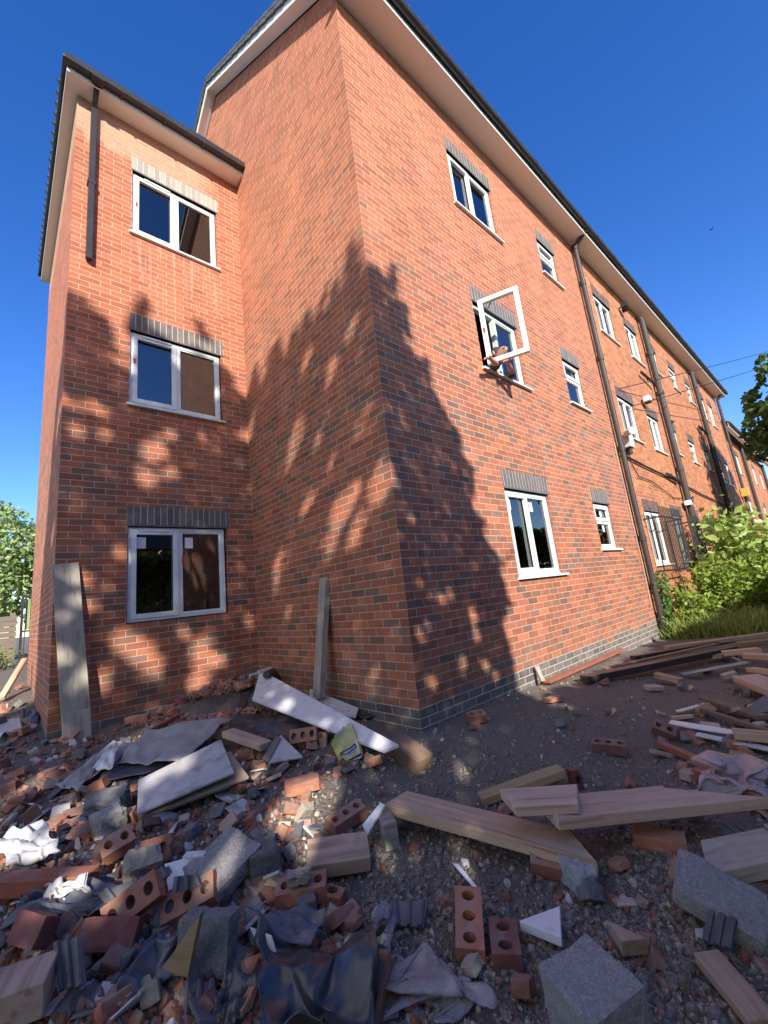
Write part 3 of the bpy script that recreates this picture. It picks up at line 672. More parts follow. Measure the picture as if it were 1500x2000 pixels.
def house(name, x0, x1, y0, y1, h, hr, label, wall_m='old_brick', win=True):
    e = tag(empty(name, ((x0+x1)/2, (y0+y1)/2, 0)), label, 'house'); bx_ = MB()
    c = V(((x0+x1)/2, (y0+y1)/2, 0)); inv = Matrix.Translation(c).inverted()
    def put(o): o.parent = e; o.matrix_parent_inverse = inv; return o
    for q in (((x0,y0),(x1,y0)),((x1,y0),(x1,y1)),((x1,y1),(x0,y1)),((x0,y1),(x0,y0))):
        (a, b), (c_, d_) = q; bx_.poly((a,b,-1),(c_,d_,-1),(c_,d_,h),(a,b,h))
    put(bx_.build('wall', wall_m, uv=True))
    o_ = .35; ym = (y0+y1)/2; hp = min((y1-y0)/2, (x1-x0)/2-.3); r = MB()
    p = [(x0-o_,y0-o_,h-.1),(x1+o_,y0-o_,h-.1),(x1+o_,y1+o_,h-.1),(x0-o_,y1+o_,h-.1)]; q1, q2 = (x0+hp,ym,hr), (x1-hp,ym,hr)
    r.poly(p[0],p[1],q2,q1); r.poly(p[1],p[2],q2); r.poly(p[2],p[3],q1,q2); r.poly(p[3],p[0],q1); r.poly(*p); put(r.build('roof', 'mossy_tile'))
    k = MB(); k.box((x0+hp*.9,ym-.3,hr-1),(x0+hp*.9+.55,ym+.3,hr+.9)); put(k.build('chimney', wall_m, uv=True))
    if win:
        for sy, yy in ((1, y1+.012), (-1, y0-.012)):
            for fx in (.2, .62):
                for z in (1.0, 3.7):
                    a = x0+(x1-x0)*fx; wv = MB(); wv.box((a,yy-.01,z),(a+1.3,yy+.01,z+1.1)); f = put(wv.build('window', 'upvc'))
                    for j in (0, 1):
                        pn = MB(); pn.box((a+.07+j*.61,yy-.014,z+.07),(a+.62+j*.61,yy+.014,z+1.03)); po = pn.build('pane', 'black_sheet'); po.parent = f
    return e
house('house', 44, 54, -2.5, 6, 5.2, 8.0, 'distant house with a grey roof beyond the end of the terrace')
house('house', -1, 9, -27, -19, 5.4, 9.2, 'brick house with a dark hipped roof mirrored in the ground floor window')

# ================================================================== TREES AND PLANTS
def leafmesh(pts, size, rnd, aspect=.6, upbias=.3, fold=.25):
    s = MB()
    for p in pts:
        n = V((rnd.gauss(0,1), rnd.gauss(0,1), rnd.gauss(0,1)+upbias)); n = n.normalized() if n.length > .01 else V((0,0,1))
        a = n.orthogonal().normalized(); a = Matrix.Rotation(rnd.uniform(0,6.28), 3, n) @ a; b = n.cross(a)
        L = size*rnd.uniform(.6,1.35); W = L*aspect
        p = V(p); f = n*(W*fold)
        i = len(s.v); s.v += [p-a*L*.5, p+b*W*.5+f, p+a*L*.5, p-b*W*.5+f]
        s.f += [(i,i+1,i+2), (i,i+2,i+3)]
    return s
def limbs(base, top, r0, targets, rnd):
    s = MB(); base = V(base); top = V(top); n = 7; path = []
    for i in range(n+1):
        t = i/n; path.append(base.lerp(top, t)+V((rnd.uniform(-.08,.08), rnd.uniform(-.08,.08), 0))*(1 if 0 < i else 0))
    s.tube(path, [r0*(1.25 if i == 0 else 1)*(1-.8*i/n) for i in range(n+1)], 9)
    for q in targets:
        q = V(q); t = min(max((q.z-base.z)/(top.z-base.z)-.28, .25), .92); st = base.lerp(top, t)
        mid = st.lerp(q, .5)+V((rnd.uniform(-.15,.15), rnd.uniform(-.15,.15), -.12*(q-st).length*.3))
        r = r0*(1-.8*t)*.5; s.tube([st, mid, q], [r, r*.6, r*.18], 6)
        for _ in range(2):
            q2 = q+V((rnd.gauss(0,.4), rnd.gauss(0,.4), rnd.gauss(.1,.3))); s.tube([mid, mid.lerp(q2,.55), q2], [r*.5, r*.3, r*.1], 5)
    return s
def tree(name, label, cat, base, top, r0, leaves, mat, targets, group=None, size=.12, seed=1, aspect=.62):
    rnd = random.Random(seed); e = tag(empty(name, base), label, cat, group)
    limbs(base, top, r0, targets, rnd).build('trunk', 'bark', e, smooth=True)
    leafmesh(leaves, size, rnd, aspect).build('crown', mat, e); return e
# the broad tree behind the photographer, whose shade falls across the corner and wing
def shade_at(P): return (P.x-.65*P.y, P.z+.6*P.y)
SIL = [(-5.45,-2.2),(-5.5,1.0),(-5.62,2.4),(-5.4,3.6),(-5.5,4.4),(-5.15,5.2),(-4.9,6.1)]
SIL += [shade_at(on(x_,y_,1,D)) for x_, y_ in ((138,556),(152,600),(163,566),(178,612),(196,606),(213,640),(232,688),(247,640),(262,600),(277,578),(291,592),(287,628),(312,652),(338,655),(362,668),(384,628),(402,640),(418,668),(436,672),(447,720),(462,762))]
SIL += [shade_at(on(x_,y_,0,0)) for x_, y_ in ((484,770),(497,716),(515,752),(528,690),(541,664),(553,705),(572,640),(590,655),(600,592),(612,642),(632,560),(645,606),(655,540),(666,590),(676,520),(686,462),(697,470),(703,520),(709,560))]
SIL += [shade_at(on(x_,y_,1,0)) for x_, y_ in ((716,512),(738,522),(752,545),(771,512),(778,560),(768,585),(795,604),(801,655),(789,668),(816,690),(806,710),(838,705),(840,748),(862,790),(880,826),(905,862),(896,892),(925,908),(921,985),(948,1020),(941,1050),(985,1098),(973,1120),(1000,1180),(984,1215),(999,1290))]
SIL += [(1.5,-.6),(.9,-2.4)]
def inside(x, y, P):
    c = False; j = len(P)-1
    for i in range(len(P)):
        (a, b), (d, e) = P[i], P[j]
        if (b > y) != (e > y) and x < (d-a)*(y-b)/(e-b)+a: c = not c
        j = i
    return c
HOLES = []
def hole(P, r): HOLES.append((P.x-.65*P.y, P.z+.6*P.y, r))
for x_, y_, r_ in ((300,880,.19),(285,930,.14),(330,850,.12),(330,925,.12),(150,843,.09),(205,847,.10),(395,850,.07),(160,1130,.13),(165,1180,.12),(240,1250,.16),(270,1270,.18),(300,1300,.13),(395,1275,.20),(385,1330,.15),(430,1290,.12),(360,1240,.10),(200,1330,.13),(140,1300,.10),(470,1135,.08),(470,1190,.07),(235,1080,.08),(490,960,.08),(300,770,.08),(350,700,.09),(225,700,.07)): hole(on(x_,y_,1,D), r_*.85)
for x_, y_, r_ in ((660,1005,.17),(695,1035,.13),(745,950,.13),(690,965,.10),(775,930,.06),(540,1150,.10),(645,1060,.13),(735,940,.12),(545,1110,.16),(600,985,.11),(560,1200,.08),(530,1275,.07),(725,1320,.08),(690,640,.10),(650,720,.10),(600,700,.12),(620,860,.07)): hole(on(x_,y_,0,0), r_)
for x_, y_, r_ in ((860,1170,.05),(905,1290,.07),(950,1300,.06),(880,1160,.05),(850,900,.05),(800,1010,.05),(835,1075,.06),(870,1050,.04),(815,1240,.05),(930,1240,.06),(845,1330,.06)): hole(on(x_,y_,1,0), r_)
for x_, y_, r_ in ((600,1590,.12),(560,1560,.10),(645,1545,.09),(40,1640,.09),(445,1665,.07),(300,1690,.09),(95,1650,.07),(330,1512,.07),(372,1490,.08),(425,1545,.06),(825,1470,.07),(910,1500,.05),(500,1505,.07),(730,1455,.08),(560,1385,.06),(640,1420,.05),(150,1560,.08),(60,1520,.08),(230,1600,.07),(160,1720,.07),(250,1430,.08)): hole(G(x_,y_,.1), r_*1.55)
def tree_points(n, rnd):
    out = []
    while len(out) < n:
        X, Z = rnd.uniform(-5.8,1.95), rnd.uniform(-2.4,7.6)
        jx = .05*noise.noise(V((X*5.1,Z*5.1,1.7))); jz = .07*noise.noise(V((X*3.1,Z*3.1,7.7)))
        if not inside(X+jx, Z+jz, SIL): continue
        q = noise.noise(V((X*1.7, Z*1.35, 4.2)))+.55*noise.noise(V((X*4.1, Z*3.2, 9.1)))
        thr = -.75
        if any((X-a)**2+((Z-b)*.85)**2 < (c*(1+.5*noise.noise(V((X*9,Z*9,3)))))**2 for a, b, c in HOLES): continue
        if X < -1.95: thr = -.46 if Z > 5.4 else -.66        # looser over the wing, so flecks of sun come through
        elif X < -.35: thr = -.64
        elif Z < 3.6: thr = -.66
        if X < -1.9 and Z > 6.4: thr = -.25
        if q < thr: continue
        e = max(0.0, 1-((X+1.8)/3.7)**2-((Z-2.6)/5.4)**2)**.5
        t = 7.4+rnd.uniform(-1, 1)*(.35+1.35*e)
        out.append((X-.65*t, -t, Z+.6*t))
    return out
_r = random.Random(5); tp = tree_points(60000, _r)
tree('broadleaf_tree', 'broad leafy tree behind the photographer shading the building corner', 'tree', (-6.6,-7.4,-.25), (-6.5,-7.4,9.3), .2, tp, 'leaf_mid', [_r.choice(tp) for _ in range(26)], size=.125, seed=3)
# hedge and bushes along the site boundary
def hedge():
    r = random.Random(8); pts = []
    for _ in range(52000):
        x = r.uniform(-14, 34); e = r.random()
        y = -6.3+r.uniform(-.75,.75); top = 3.22-1.15*math.exp(-((x+4.6)/1.1)**2)+.14*noise.noise(V((x*.9,y,2)))+.16*noise.noise(V((x*3.3,y*2,5)))  # top dipped along one stretch, shaped to let sun onto the gravel patch
        top -= .5*max(0,abs(y+6.3)-.35); z = top-abs(r.gauss(0,.55)) if e < .6 else r.uniform(-.2,top)
        pts.append((x, y, z))
    e = tag(empty('hedge', (6,-6.3,0)), 'tall dense hedge along the boundary behind the photographer', 'hedge')
    leafmesh(pts, .24, r, .7).build('foliage', 'leaf_dark', e)
    s = MB(); x = -14
    while x < 34: s.tube([(x,-6.3,-.3),(x+.1,-6.28,1.5),(x+.02,-6.3,3.0)], [.06,.05,.02], 6); x += .8
    s.build('stem', 'bark', e)
hedge()
def blob(n, c, r, rnd, shell=.55, clump=2.0, thr=-.2, seed=0.):
    out = []; c = V(c)
    while len(out) < n:
        d = V((rnd.gauss(0,1), rnd.gauss(0,1), rnd.gauss(0,1))).normalized(); k = rnd.random()**(1/3) if rnd.random() > shell else rnd.uniform(.75,1)
        p = V((d.x*r[0]*k, d.y*r[1]*k, d.z*r[2]*k)); p *= 1+.28*noise.noise((c+p)*1.3+V((seed,0,0)))
        if noise.noise((c+p)*clump+V((seed,3,1))) < thr: continue
        out.append(c+p)
    return out
_r = random.Random(21)
lp = blob(8000, (15.35,-3.5,5.05), (2.55,2.3,2.5), _r, thr=-.05, clump=1.2)
tree('broadleaf_tree', 'dark leafy tree overhanging the end of the terrace', 'tree', (15.4,-3.6,-.1), (15.2,-3.4,6.6), .16, lp, 'leaf_dark', [_r.choice(lp) for _ in range(22)], size=.26, seed=4)
lp = blob(9000, (-3.1,14.6,3.2), (1.75,1.3,1.85), _r, thr=-.35)
tree('broadleaf_tree', 'pale green bushy tree behind the timber fence at the wing', 'tree', (-3.0,14.8,.6), (-3.1,14.6,4.2), .1, lp, 'leaf_pale', [_r.choice(lp) for _ in range(14)], size=.17, seed=6)
lp = blob(1500, (31,-2.6,2.6), (1.8,1.5,2.4), _r); tree('broadleaf_tree', 'small dark tree near the distant grey roofed house', 'tree', (31,-2.6,-.2), (31,-2.6,3.6), .1, lp, 'leaf_dark', [_r.choice(lp) for _ in range(6)], size=.35, seed=7)
# shrubs and weeds against the older block
def shrub(c, r, n, mat, size, label, seed, aspect=.6):
    rnd = random.Random(seed); z0 = gz(c[0], c[1]); e = tag(empty('shrub', (c[0],c[1],z0)), label, 'shrub', None)
    pts = []
    stems = MB(); tips = []
    for _ in range(int(14+8*r[0])):
        a = rnd.uniform(0,6.28); k = rnd.random()**.6; t = V((c[0]+math.cos(a)*k*r[0], c[1]+math.sin(a)*k*r[1], z0+r[2]*rnd.uniform(.55,1.0)*(1.15-.45*k)))
        b = V((c[0]+math.cos(a)*.25*k*r[0], c[1]+math.sin(a)*.25*k*r[1], z0-.05)); m_ = b.lerp(t,.55)+V((0,0,.15*r[2]))
        stems.tube([b,m_,t], [.014,.010,.004], 5); tips.append((b,m_,t))
    for _ in range(n):
        b, m_, t = rnd.choice(tips); k = rnd.random()**.55
        p = (b.lerp(m_, k*2) if k < .5 else m_.lerp(t, k*2-1)); s_ = .07+.18*r[2]*.35
        pts.append(p+V((rnd.gauss(0,s_), rnd.gauss(0,s_), rnd.gauss(0,s_*.7))))
    stems.build('stem', 'bark', e); leafmesh(pts, size, rnd, aspect, .9, .15).build('foliage', mat, e); return e
shrub((9.9,-1.0), (1.0,.75,2.5), 1000, 'leaf_bright', .21, 'tallest big leaved shrub growing against the old block under the barred windows', 31, .62)
shrub((12.0,-1.5), (1.3,.9,2.0), 900, 'leaf_bright', .22, 'big leaved shrub beyond the tallest one under the dark tree', 32)
shrub((8.2,-.75), (.9,.55,1.3), 1300, 'leaf_lime', .12, 'yellow green bush below the first barred ground floor window', 33)
shrub((7.0,-.45), (.5,.32,.95), 600, 'leaf_lime', .10, 'low bright weed bush at the foot of the tall dark downpipe', 34)
shrub((9.2,-1.55), (1.2,.7,1.25), 1500, 'leaf_lime', .13, 'bushy lime green shrub in front of the big leaved shrub', 35)
shrub((14.8,-1.6), (1.6,1.0,1.8), 700, 'leaf_mid', .24, 'dense green shrub farthest along the foot of the old block', 36)
shrub((11.2,-2.7), (1.5,.8,1.25), 900, 'leaf_mid', .2, 'shaded dark green shrub at the edge of the timber pile', 37)
shrub((-2.62,8.2), (.3,.4,.35), 260, 'leaf_lime', .06, 'small tuft of weeds in front of the timber fence', 38)
def climber():
    r = random.Random(41); e = tag(empty('creeper', (6.5,-.1,-.2)), 'green creeper climbing the lower end of the tall dark downpipe', 'creeper'); s = MB(); pts = []
    for k in range(4):
        p = V((6.45+.07*k,-.12,-.2)); path = [p.copy()]
        for _ in range(9):
            p = p+V((r.uniform(-.07,.07), r.uniform(-.03,.03), r.uniform(.08,.16))); p.y = min(p.y,-.06); path.append(p.copy()); pts += [p+V((r.gauss(0,.07), -abs(r.gauss(0,.05)), r.gauss(0,.05))) for _ in range(9)]
        s.tube(path, .008, 5)
    s.build('stem', 'bark', e); leafmesh(pts, .09, r, .8).build('foliage', 'leaf_mid', e)
climber()
def grass():
    r = random.Random(44); s = MB()
    for _ in range(26000):
        x = 6.3+r.random()**1.4*12; y = r.uniform(-3.4,-.05)
        if y < -1.45-.10*(x-6.3)+.25*noise.noise(V((x*2,y*2,0))): continue
        if noise.noise(V((x*1.3,y*1.6,6))) < -.42: continue
        z = gz(x,y)-.02; h = r.uniform(.2,.62)*(.7+.6*noise.noise(V((x*.8,y*.9,2)))); a = r.uniform(0,6.28); w_ = r.uniform(.005,.011)
        d = V((math.cos(a),math.sin(a),0)); l = V((r.gauss(0,.35),r.gauss(0,.35),1)).normalized()
        b = V((x,y,z)); m_ = b+l*h*.6; t = b+l*h+V((l.x,l.y,-.25))*h*.35
        i = len(s.v); s.v += [b-d*w_, b+d*w_, m_+d*w_*.8, m_-d*w_*.8, t]; s.f += [(i,i+1,i+2,i+3),(i+3,i+2,i+4)]
    tag(s.build('grass', 'grass_blade'), 'long rough grass and weeds at the foot of the old block', 'grass', kind='stuff')
grass()
# timber fence and dark gate beyond the wing
fe = tag(empty('timber_fence', (-3.4,11.0,.65)), 'weathered horizontal board fence beyond the wing', 'fence')
s = MB()
for i in range(8): s.box((-6.5,10.99,.62+i*.125),(-2.32,11.015+(.012 if i % 2 else 0),.738+i*.125))
s.build('board_panel', 'grey_fence', fe)
for x in (-6.4,-4.6,-2.45): s = MB(); s.box((x,11.03,.5),(x+.1,11.13,1.68)); s.build('post', 'grey_fence', fe)
ge = tag(empty('metal_gate', (-2.1,10.4,.6)), 'tall dark metal gate between the fence and the wing', 'gate')
s = MB()
for x in (-2.28,-1.45): s.box((x,10.3,.5),(x+.05,10.35,2.05))
for z in (.62,1.2,2.0): s.box((-2.23,10.31,z),(-1.45,10.34,z+.04))
s.build('gate_frame', 'black_plastic', ge)
s = MB(); x = -2.2
while x < -1.46: s.box((x,10.315,.62),(x+.018,10.335,2.0)); x += .09
s.build('bar', 'black_plastic', ge)
s = MB(); s.box((-2.2,10.345,1.25),(-2.02,10.36,1.95)); s.build('notice_plate', 'leaf_pale', ge)

# overhead cables and a passing bird
for i, ((a, b), q, lab) in enumerate((((7.35,5.05),(1500,675),'upper thin cable running from the old block out across the sky'),((7.9,4.75),(1500,702),'lower thin cable running from the old block out across the sky'))):
    p0 = V((a,-.02,b)); p1 = on(*q, 0, 19); p2 = p0+(p1-p0)*2.6
    s = MB(); s.tube([p0.lerp(p2,t/14)-V((0,0,.25*math.sin(math.pi*t/14))) for t in range(15)], .011, 5)
    tag(s.build('overhead_cable', 'cable_black'), lab, 'cable')
bp = CAM+ray(1390,448).normalized()*24
s = MB(); s.tube([bp+V((-.07,.03,0)), bp+V((-.03,.012,.006)), bp, bp+V((.035,-.012,0)), bp+V((.06,-.025,-.006))], [.005,.018,.022,.013,.004], 8)
for sg in (1,-1): s.poly(bp+V((.02,-.012,.006)), bp+V((-.025,.012,.006)), bp+V((-.035,.04*sg,.03)), bp+V((0,.085*sg,.045)), bp+V((.03,.035*sg,.025)))
tag(s.build('bird', 'cable_black'), 'small dark bird flying across the clear sky', 'bird')

# ================================================================== PERSON at the open casement
def skin(name, verts, edges, mat, root=0, sub=2, parent=None):
    m = bpy.data.meshes.new(name); m.from_pydata([v[:3] for v in verts], edges, []); o = bpy.data.objects.new(name, m); COL.objects.link(o)
    md = o.modifiers.new('skin', 'SKIN'); md.use_smooth_shade = True
    for sv, v in zip(m.skin_vertices[0].data, verts):
        r = v[3]; sv.radius = r if isinstance(r, tuple) else (r, r)
    m.skin_vertices[0].data[root].use_root = True
    s2 = o.modifiers.new('sub', 'SUBSURF'); s2.levels = s2.render_levels = sub
    m.materials.append(MATS[mat])
    if parent: o.parent = parent; o.matrix_parent_inverse = Matrix.Translation(-parent.location)
    return o
def person():
    e = tag(empty('person', (2.5,.75,2.78)), 'person leaning out of the open middle storey window with forearms over the sill', 'person')
    vs, ed = [], []
    def chain(pts, start=None):
        prev = start
        for p in pts:
            vs.append(p); i = len(vs)-1
            if prev is not None: ed.append((prev, i))
            prev = i
        return prev
    pel = chain([(2.52,.80,3.60,.15)])
    che = chain([(2.48,.58,3.82,.15),(2.40,.34,3.97,.16)], pel)
    neck = chain([(2.31,.12,4.05,.066),(2.25,-.01,4.07,.058)], che)
    head = chain([(2.205,-.105,4.085,.080),(2.185,-.165,4.13,.096),(2.195,-.14,4.195,.084)], neck)
    nose = chain([(2.142,-.255,4.105,.016)], head-1); 
    def arm(sh, el, wr, dirv):
        a = chain([(*sh,.07),(*V(sh).lerp(V(el),.5),.054),(*el,.046),(*V(el).lerp(V(wr),.5),.040),(*wr,.027)], che)
        W = V(wr); d = V(dirv).normalized(); s_ = d.cross(V((0,0,1))).normalized(); u = s_.cross(d)
        pm = W+d*.055; p_ = chain([(*pm,(.036,.018))], a)
        for k, (off, ln) in enumerate(((-.030,.062),(-.010,.074),(.010,.070),(.028,.055))):
            b = pm+s_*off+d*.035
            chain([(*b,.0095),(*(b+d*ln*.5-u*.006),.0088),(*(b+d*ln*.85-u*.03),.0075)], p_)
        b = pm-s_*.036; chain([(*b,.011),(*(b-s_*.028+d*.03),.0095),(*(b-s_*.034+d*.055-u*.01),.008)], p_)
    arm((2.25,.28,4.03),(2.08,-.12,3.935),(1.80,-.19,3.90),(-1,-.12,-.22))
    arm((2.62,.30,4.03),(2.50,-.10,3.94),(2.16,-.22,3.935),(-1,-.35,-.12))
    for dx in (-.1,.1): chain([(2.52+dx,.82,3.5,.095),(2.52+dx,.80,3.12,.065),(2.52+dx,.84,2.86,.045),(2.52+dx,.72,2.79,.045)], pel)
    body = skin('body', vs, ed, 'skin', pel, 2, e)
    # clothing: jumper with sleeves pushed up to the forearm
    cv = [(2.52,.80,3.58,.175),(2.48,.58,3.82,.175),(2.40,.34,3.97,.178),(2.335,.19,4.02,.085),(2.25,.28,4.03,.088),(2.165,.08,3.98,.072),(2.08,-.12,3.937,.062),(1.99,-.145,3.925,.054),(2.62,.30,4.03,.088),(2.56,.1,3.985,.072),(2.50,-.10,3.942,.062),(2.40,-.135,3.94,.054)]
    skin('jumper', cv, [(0,1),(1,2),(2,3),(2,4),(4,5),(5,6),(6,7),(2,8),(8,9),(9,10),(10,11)], 'dark_cloth', 0, 2, e)
    hv = [(2.205,-.125,4.222,.082),(2.235,-.06,4.20,.094),(2.25,-.025,4.13,.072)]
    skin('hair', hv, [(0,1),(1,2)], 'hair', 0, 2, e)
    for sx in (-.034,.034):
        bm = bmesh.new(); bmesh.ops.create_icosphere(bm, subdivisions=2, radius=.013); o = bpy.data.objects.new('eye', bm_mesh(bm,'eye',True)); COL.objects.link(o); o.data.materials.append(MATS['hair']); o.location = V((2.155+sx*.9,-.245-sx*.5,4.137)); o.parent = e; o.matrix_parent_inverse = Matrix.Translation(-e.location)
    s = MB(); s.tube([(2.13,-.215,4.075),(2.155,-.235,4.07),(2.185,-.225,4.075)], [.004,.008,.004], 6); s.build('mouth', 'maroon_brick', e)
    for sx in (-.1,.1):
        s = MB(); s.tube([(2.20+sx*.95,-.13-sx*.4,4.10),(2.20+sx*1.05,-.125-sx*.4,4.13),(2.20+sx,-.12-sx*.4,4.165)], [.012,.02,.012], 6); s.build('ear', 'skin', e, smooth=True)
person()

# ================================================================== SITE DEBRIS
CX = V((RC[0].x, RC[0].y, 0)).normalized(); CY = V((-CX.y, CX.x, 0))     # a ground frame turned to the way the heap is seen
FR = Matrix((CX, CY, V((0,0,1)))).transposed()
def orient(rel=0, pitch=0, roll=0):
    return FR @ Matrix.Rotation(rad(pitch),3,'X') @ Matrix.Rotation(rad(roll),3,'Y') @ Matrix.Rotation(rad(rel),3,'Z')
def mw(p, R): m = R.to_4x4(); m.translation = p; return m
TAKEN = []
def chunk(size, rnd, sub=0, jitter=.12, broken=True):
    """a convex lump cut from a box, one end snapped off unevenly"""
    L, W, H = size; pts = []
    for x in (-.5,.5):
        for y in (-.5,.5):
            for z in (-.5,.5): pts.append(V((x*L*(1 if x < 0 or not broken else rnd.uniform(.35,1)), y*W*(1 if x < 0 else rnd.uniform(.7,1)), z*H*(1 if x < 0 else rnd.uniform(.75,1)))))
    for _ in range(5): pts.append(V((L*rnd.uniform(.1,.48), W*rnd.uniform(-.45,.45), H*rnd.uniform(-.45,.45))))
    for p in pts: p += V((rnd.uniform(-1,1)*L, rnd.uniform(-1,1)*W, rnd.uniform(-1,1)*H))*jitter*.25
    bm = bmesh.new()
    for p in pts: bm.verts.new(p)
    r = bmesh.ops.convex_hull(bm, input=bm.verts)
    bmesh.ops.delete(bm, geom=[v for v in bm.verts if not v.link_faces], context='VERTS')
    bmesh.ops.dissolve_limit(bm, angle_limit=.12, verts=bm.verts, edges=bm.edges)
    bmesh.ops.bevel(bm, geom=bm.edges[:], offset=min(size)*.04, segments=1, affect='EDGES', clamp_overlap=True)
    if min(size) > .02:
        bmesh.ops.triangulate(bm, faces=bm.faces[:]); bmesh.ops.subdivide_edges(bm, edges=[e for e in bm.edges if e.calc_length() > .025], cuts=2, use_grid_fill=True)
        o = V((rnd.uniform(0,50),rnd.uniform(0,50),0))
        for v in bm.verts: v.co += v.co.normalized()*(.0045*noise.noise(v.co*26+o)+.003*noise.noise(v.co*70+o))
    return bm_mesh(bm, 'chunk')
def rough_block(size, rnd, cuts=7, amp=.006, chip=.02):
    bm = bmesh.new(); bmesh.ops.create_cube(bm, size=1)
    bmesh.ops.subdivide_edges(bm, edges=bm.edges[:], cuts=cuts, use_grid_fill=True)
    o = V((rnd.uniform(0,50), rnd.uniform(0,50), 0))
    for v in bm.verts:
        q = v.co.copy(); n_edge = sum(abs(abs(c)-.5) < 1e-4 for c in q)
        p = V((q.x*size[0], q.y*size[1], q.z*size[2]))
        k = amp*noise.noise(p*22+o)+amp*.8*noise.noise(p*55+o)
        p += p.normalized()*k
        if n_edge >= 2:
            c = chip*max(0, noise.noise(p*13+o)+.25)*(1 if n_edge == 2 else 1.5); p -= V((math.copysign(c,q.x) if abs(abs(q.x)-.5)<1e-4 else 0, math.copysign(c,q.y) if abs(abs(q.y)-.5)<1e-4 else 0, math.copysign(c,q.z) if abs(abs(q.z)-.5)<1e-4 else 0))
        v.co = p
    return bm_mesh(bm, 'block')
def perforated(cells=3, snapped=False, rnd=None, L=.215, W=.1025, H=.065):
    """brick pierced by round holes; fewer cells make a part brick"""
    s = MB(); cl = L/3; n = 12; x0 = -L/2
    def cell(cx, last):
        cy = 0; hw, hh = cl/2, W/2; R_, r_ = .021, .0165
        rect = []; circ = []
        for i in range(n):
            t = 2*math.pi*i/n; c_, s_ = math.cos(t), math.sin(t)
            k = min(hw/abs(c_) if abs(c_) > 1e-6 else 9, hh/abs(s_) if abs(s_) > 1e-6 else 9); rect.append((cx+c_*k, cy+s_*k)); circ.append((cx+c_*.019, cy+s_*.025))
        # pull the nearest samples onto the true corners
        for sx in (-1,1):
            for sy in (-1,1):
                j = min(range(n), key=lambda q: (rect[q][0]-cx-sx*hw)**2+(rect[q][1]-sy*hh)**2); rect[j] = (cx+sx*hw, sy*hh)
        for z, fl in ((H/2, 1), (-H/2, -1)):
            for i in range(n):
                j = (i+1) % n; q = [(*rect[i],z),(*rect[j],z),(*circ[j],z),(*circ[i],z)]; s.poly(*(q if fl > 0 else q[::-1]))
        for i in range(n): j = (i+1) % n; s.poly((*circ[i],H/2),(*circ[j],H/2),(*circ[j],-H/2),(*circ[i],-H/2))
    for c in range(cells): cell(x0+cl*(c+.5), c == cells-1)
    xe = x0+cl*cells
    s.poly((x0,-W/2,-H/2),(xe,-W/2,-H/2),(xe,-W/2,H/2),(x0,-W/2,H/2)); s.poly((x0,W/2,-H/2),(x0,W/2,H/2),(xe,W/2,H/2),(xe,W/2,-H/2))
    s.poly((x0,-W/2,-H/2),(x0,-W/2,H/2),(x0,W/2,H/2),(x0,W/2,-H/2)); s.poly((xe,-W/2,-H/2),(xe,W/2,-H/2),(xe,W/2,H/2),(xe,-W/2,H/2))
    m = s.mesh('perforated_brick'); bm = bmesh.new(); bm.from_mesh(m); bmesh.ops.remove_doubles(bm, verts=bm.verts, dist=.0003)
    if snapped and rnd:
        for v in bm.verts:
            if abs(v.co.x-xe) < 1e-4: v.co.x += rnd.uniform(-.02,.012)
    return bm_mesh(bm, 'perforated_brick')
def put(name, mesh, mat, px, py, lift, R, label, cat, group=None, bevel=0, rad_=None):
    p = G(px, py, lift); o = link(name, mesh, None, mw(p, R)); o.data.materials.clear() if False else None
    if not mesh.materials: mesh.materials.append(MATS[mat])
    tag(o, label, cat, group)
    if bevel: md = o.modifiers.new('bevel','BEVEL'); md.width = bevel; md.segments = 2; md.limit_method = 'ANGLE'
    if rad_: TAKEN.append((px, py, rad_))
    return o
def board(name, label, cat, a, b, ha, hb, w_, t, mat, roll=0, ca=0, cb=0, group=None, taper=1.0, bend=0, take=True):
    """plank between two ends: a, b locate the middle of its upper face at each end"""
    A = a if isinstance(a, V) else G(*a, ha); B = b if isinstance(b, V) else G(*b, hb)
    X = (B-A); L = X.length; X.normalize(); Y = V((0,0,1)).cross(X).normalized(); Z = X.cross(Y)
    R = Matrix((X, Y, Z)).transposed() @ Matrix.Rotation(rad(roll),3,'X')
    n = max(2, int(L/.15)); s = MB(); rr = random.Random(int(L*1e5) % 9973)
    for i in range(n+1):
        f = i/n
        for y, z in ((-.5,-t),(.5,-t),(.5,0),(-.5,0)):
            k = w_*(1+(taper-1)*f); x = L*f+(ca*(1-f)+cb*f)*y*2*(1 if i in (0,n) else .0)
            s.v.append(V((x, y*k+rr.uniform(-.001,.001), z+bend*math.sin(math.pi*f)+rr.uniform(-.0008,.0008))))
    for i in range(n):
        for q in range(4): p = i*4; s.f.append((p+q, p+(q+1) % 4, p+4+(q+1) % 4, p+4+q))
    s.f.append((0,3,2,1)); e = n*4; s.f.append((e,e+1,e+2,e+3))
    o = link(name, s.mesh(name), None, mw(A, R)); o.data.materials.append(MATS[mat]); tag(o, label, cat, group)
    md = o.modifiers.new('bevel','BEVEL'); md.width = min(.003, t*.2); md.segments = 1; md.limit_method = 'ANGLE'
    if take and not isinstance(a, V):
        for f in (0,.25,.5,.75,1): TAKEN.append((a[0]+(b[0]-a[0])*f, a[1]+(b[1]-a[1])*f, 22))
    return o
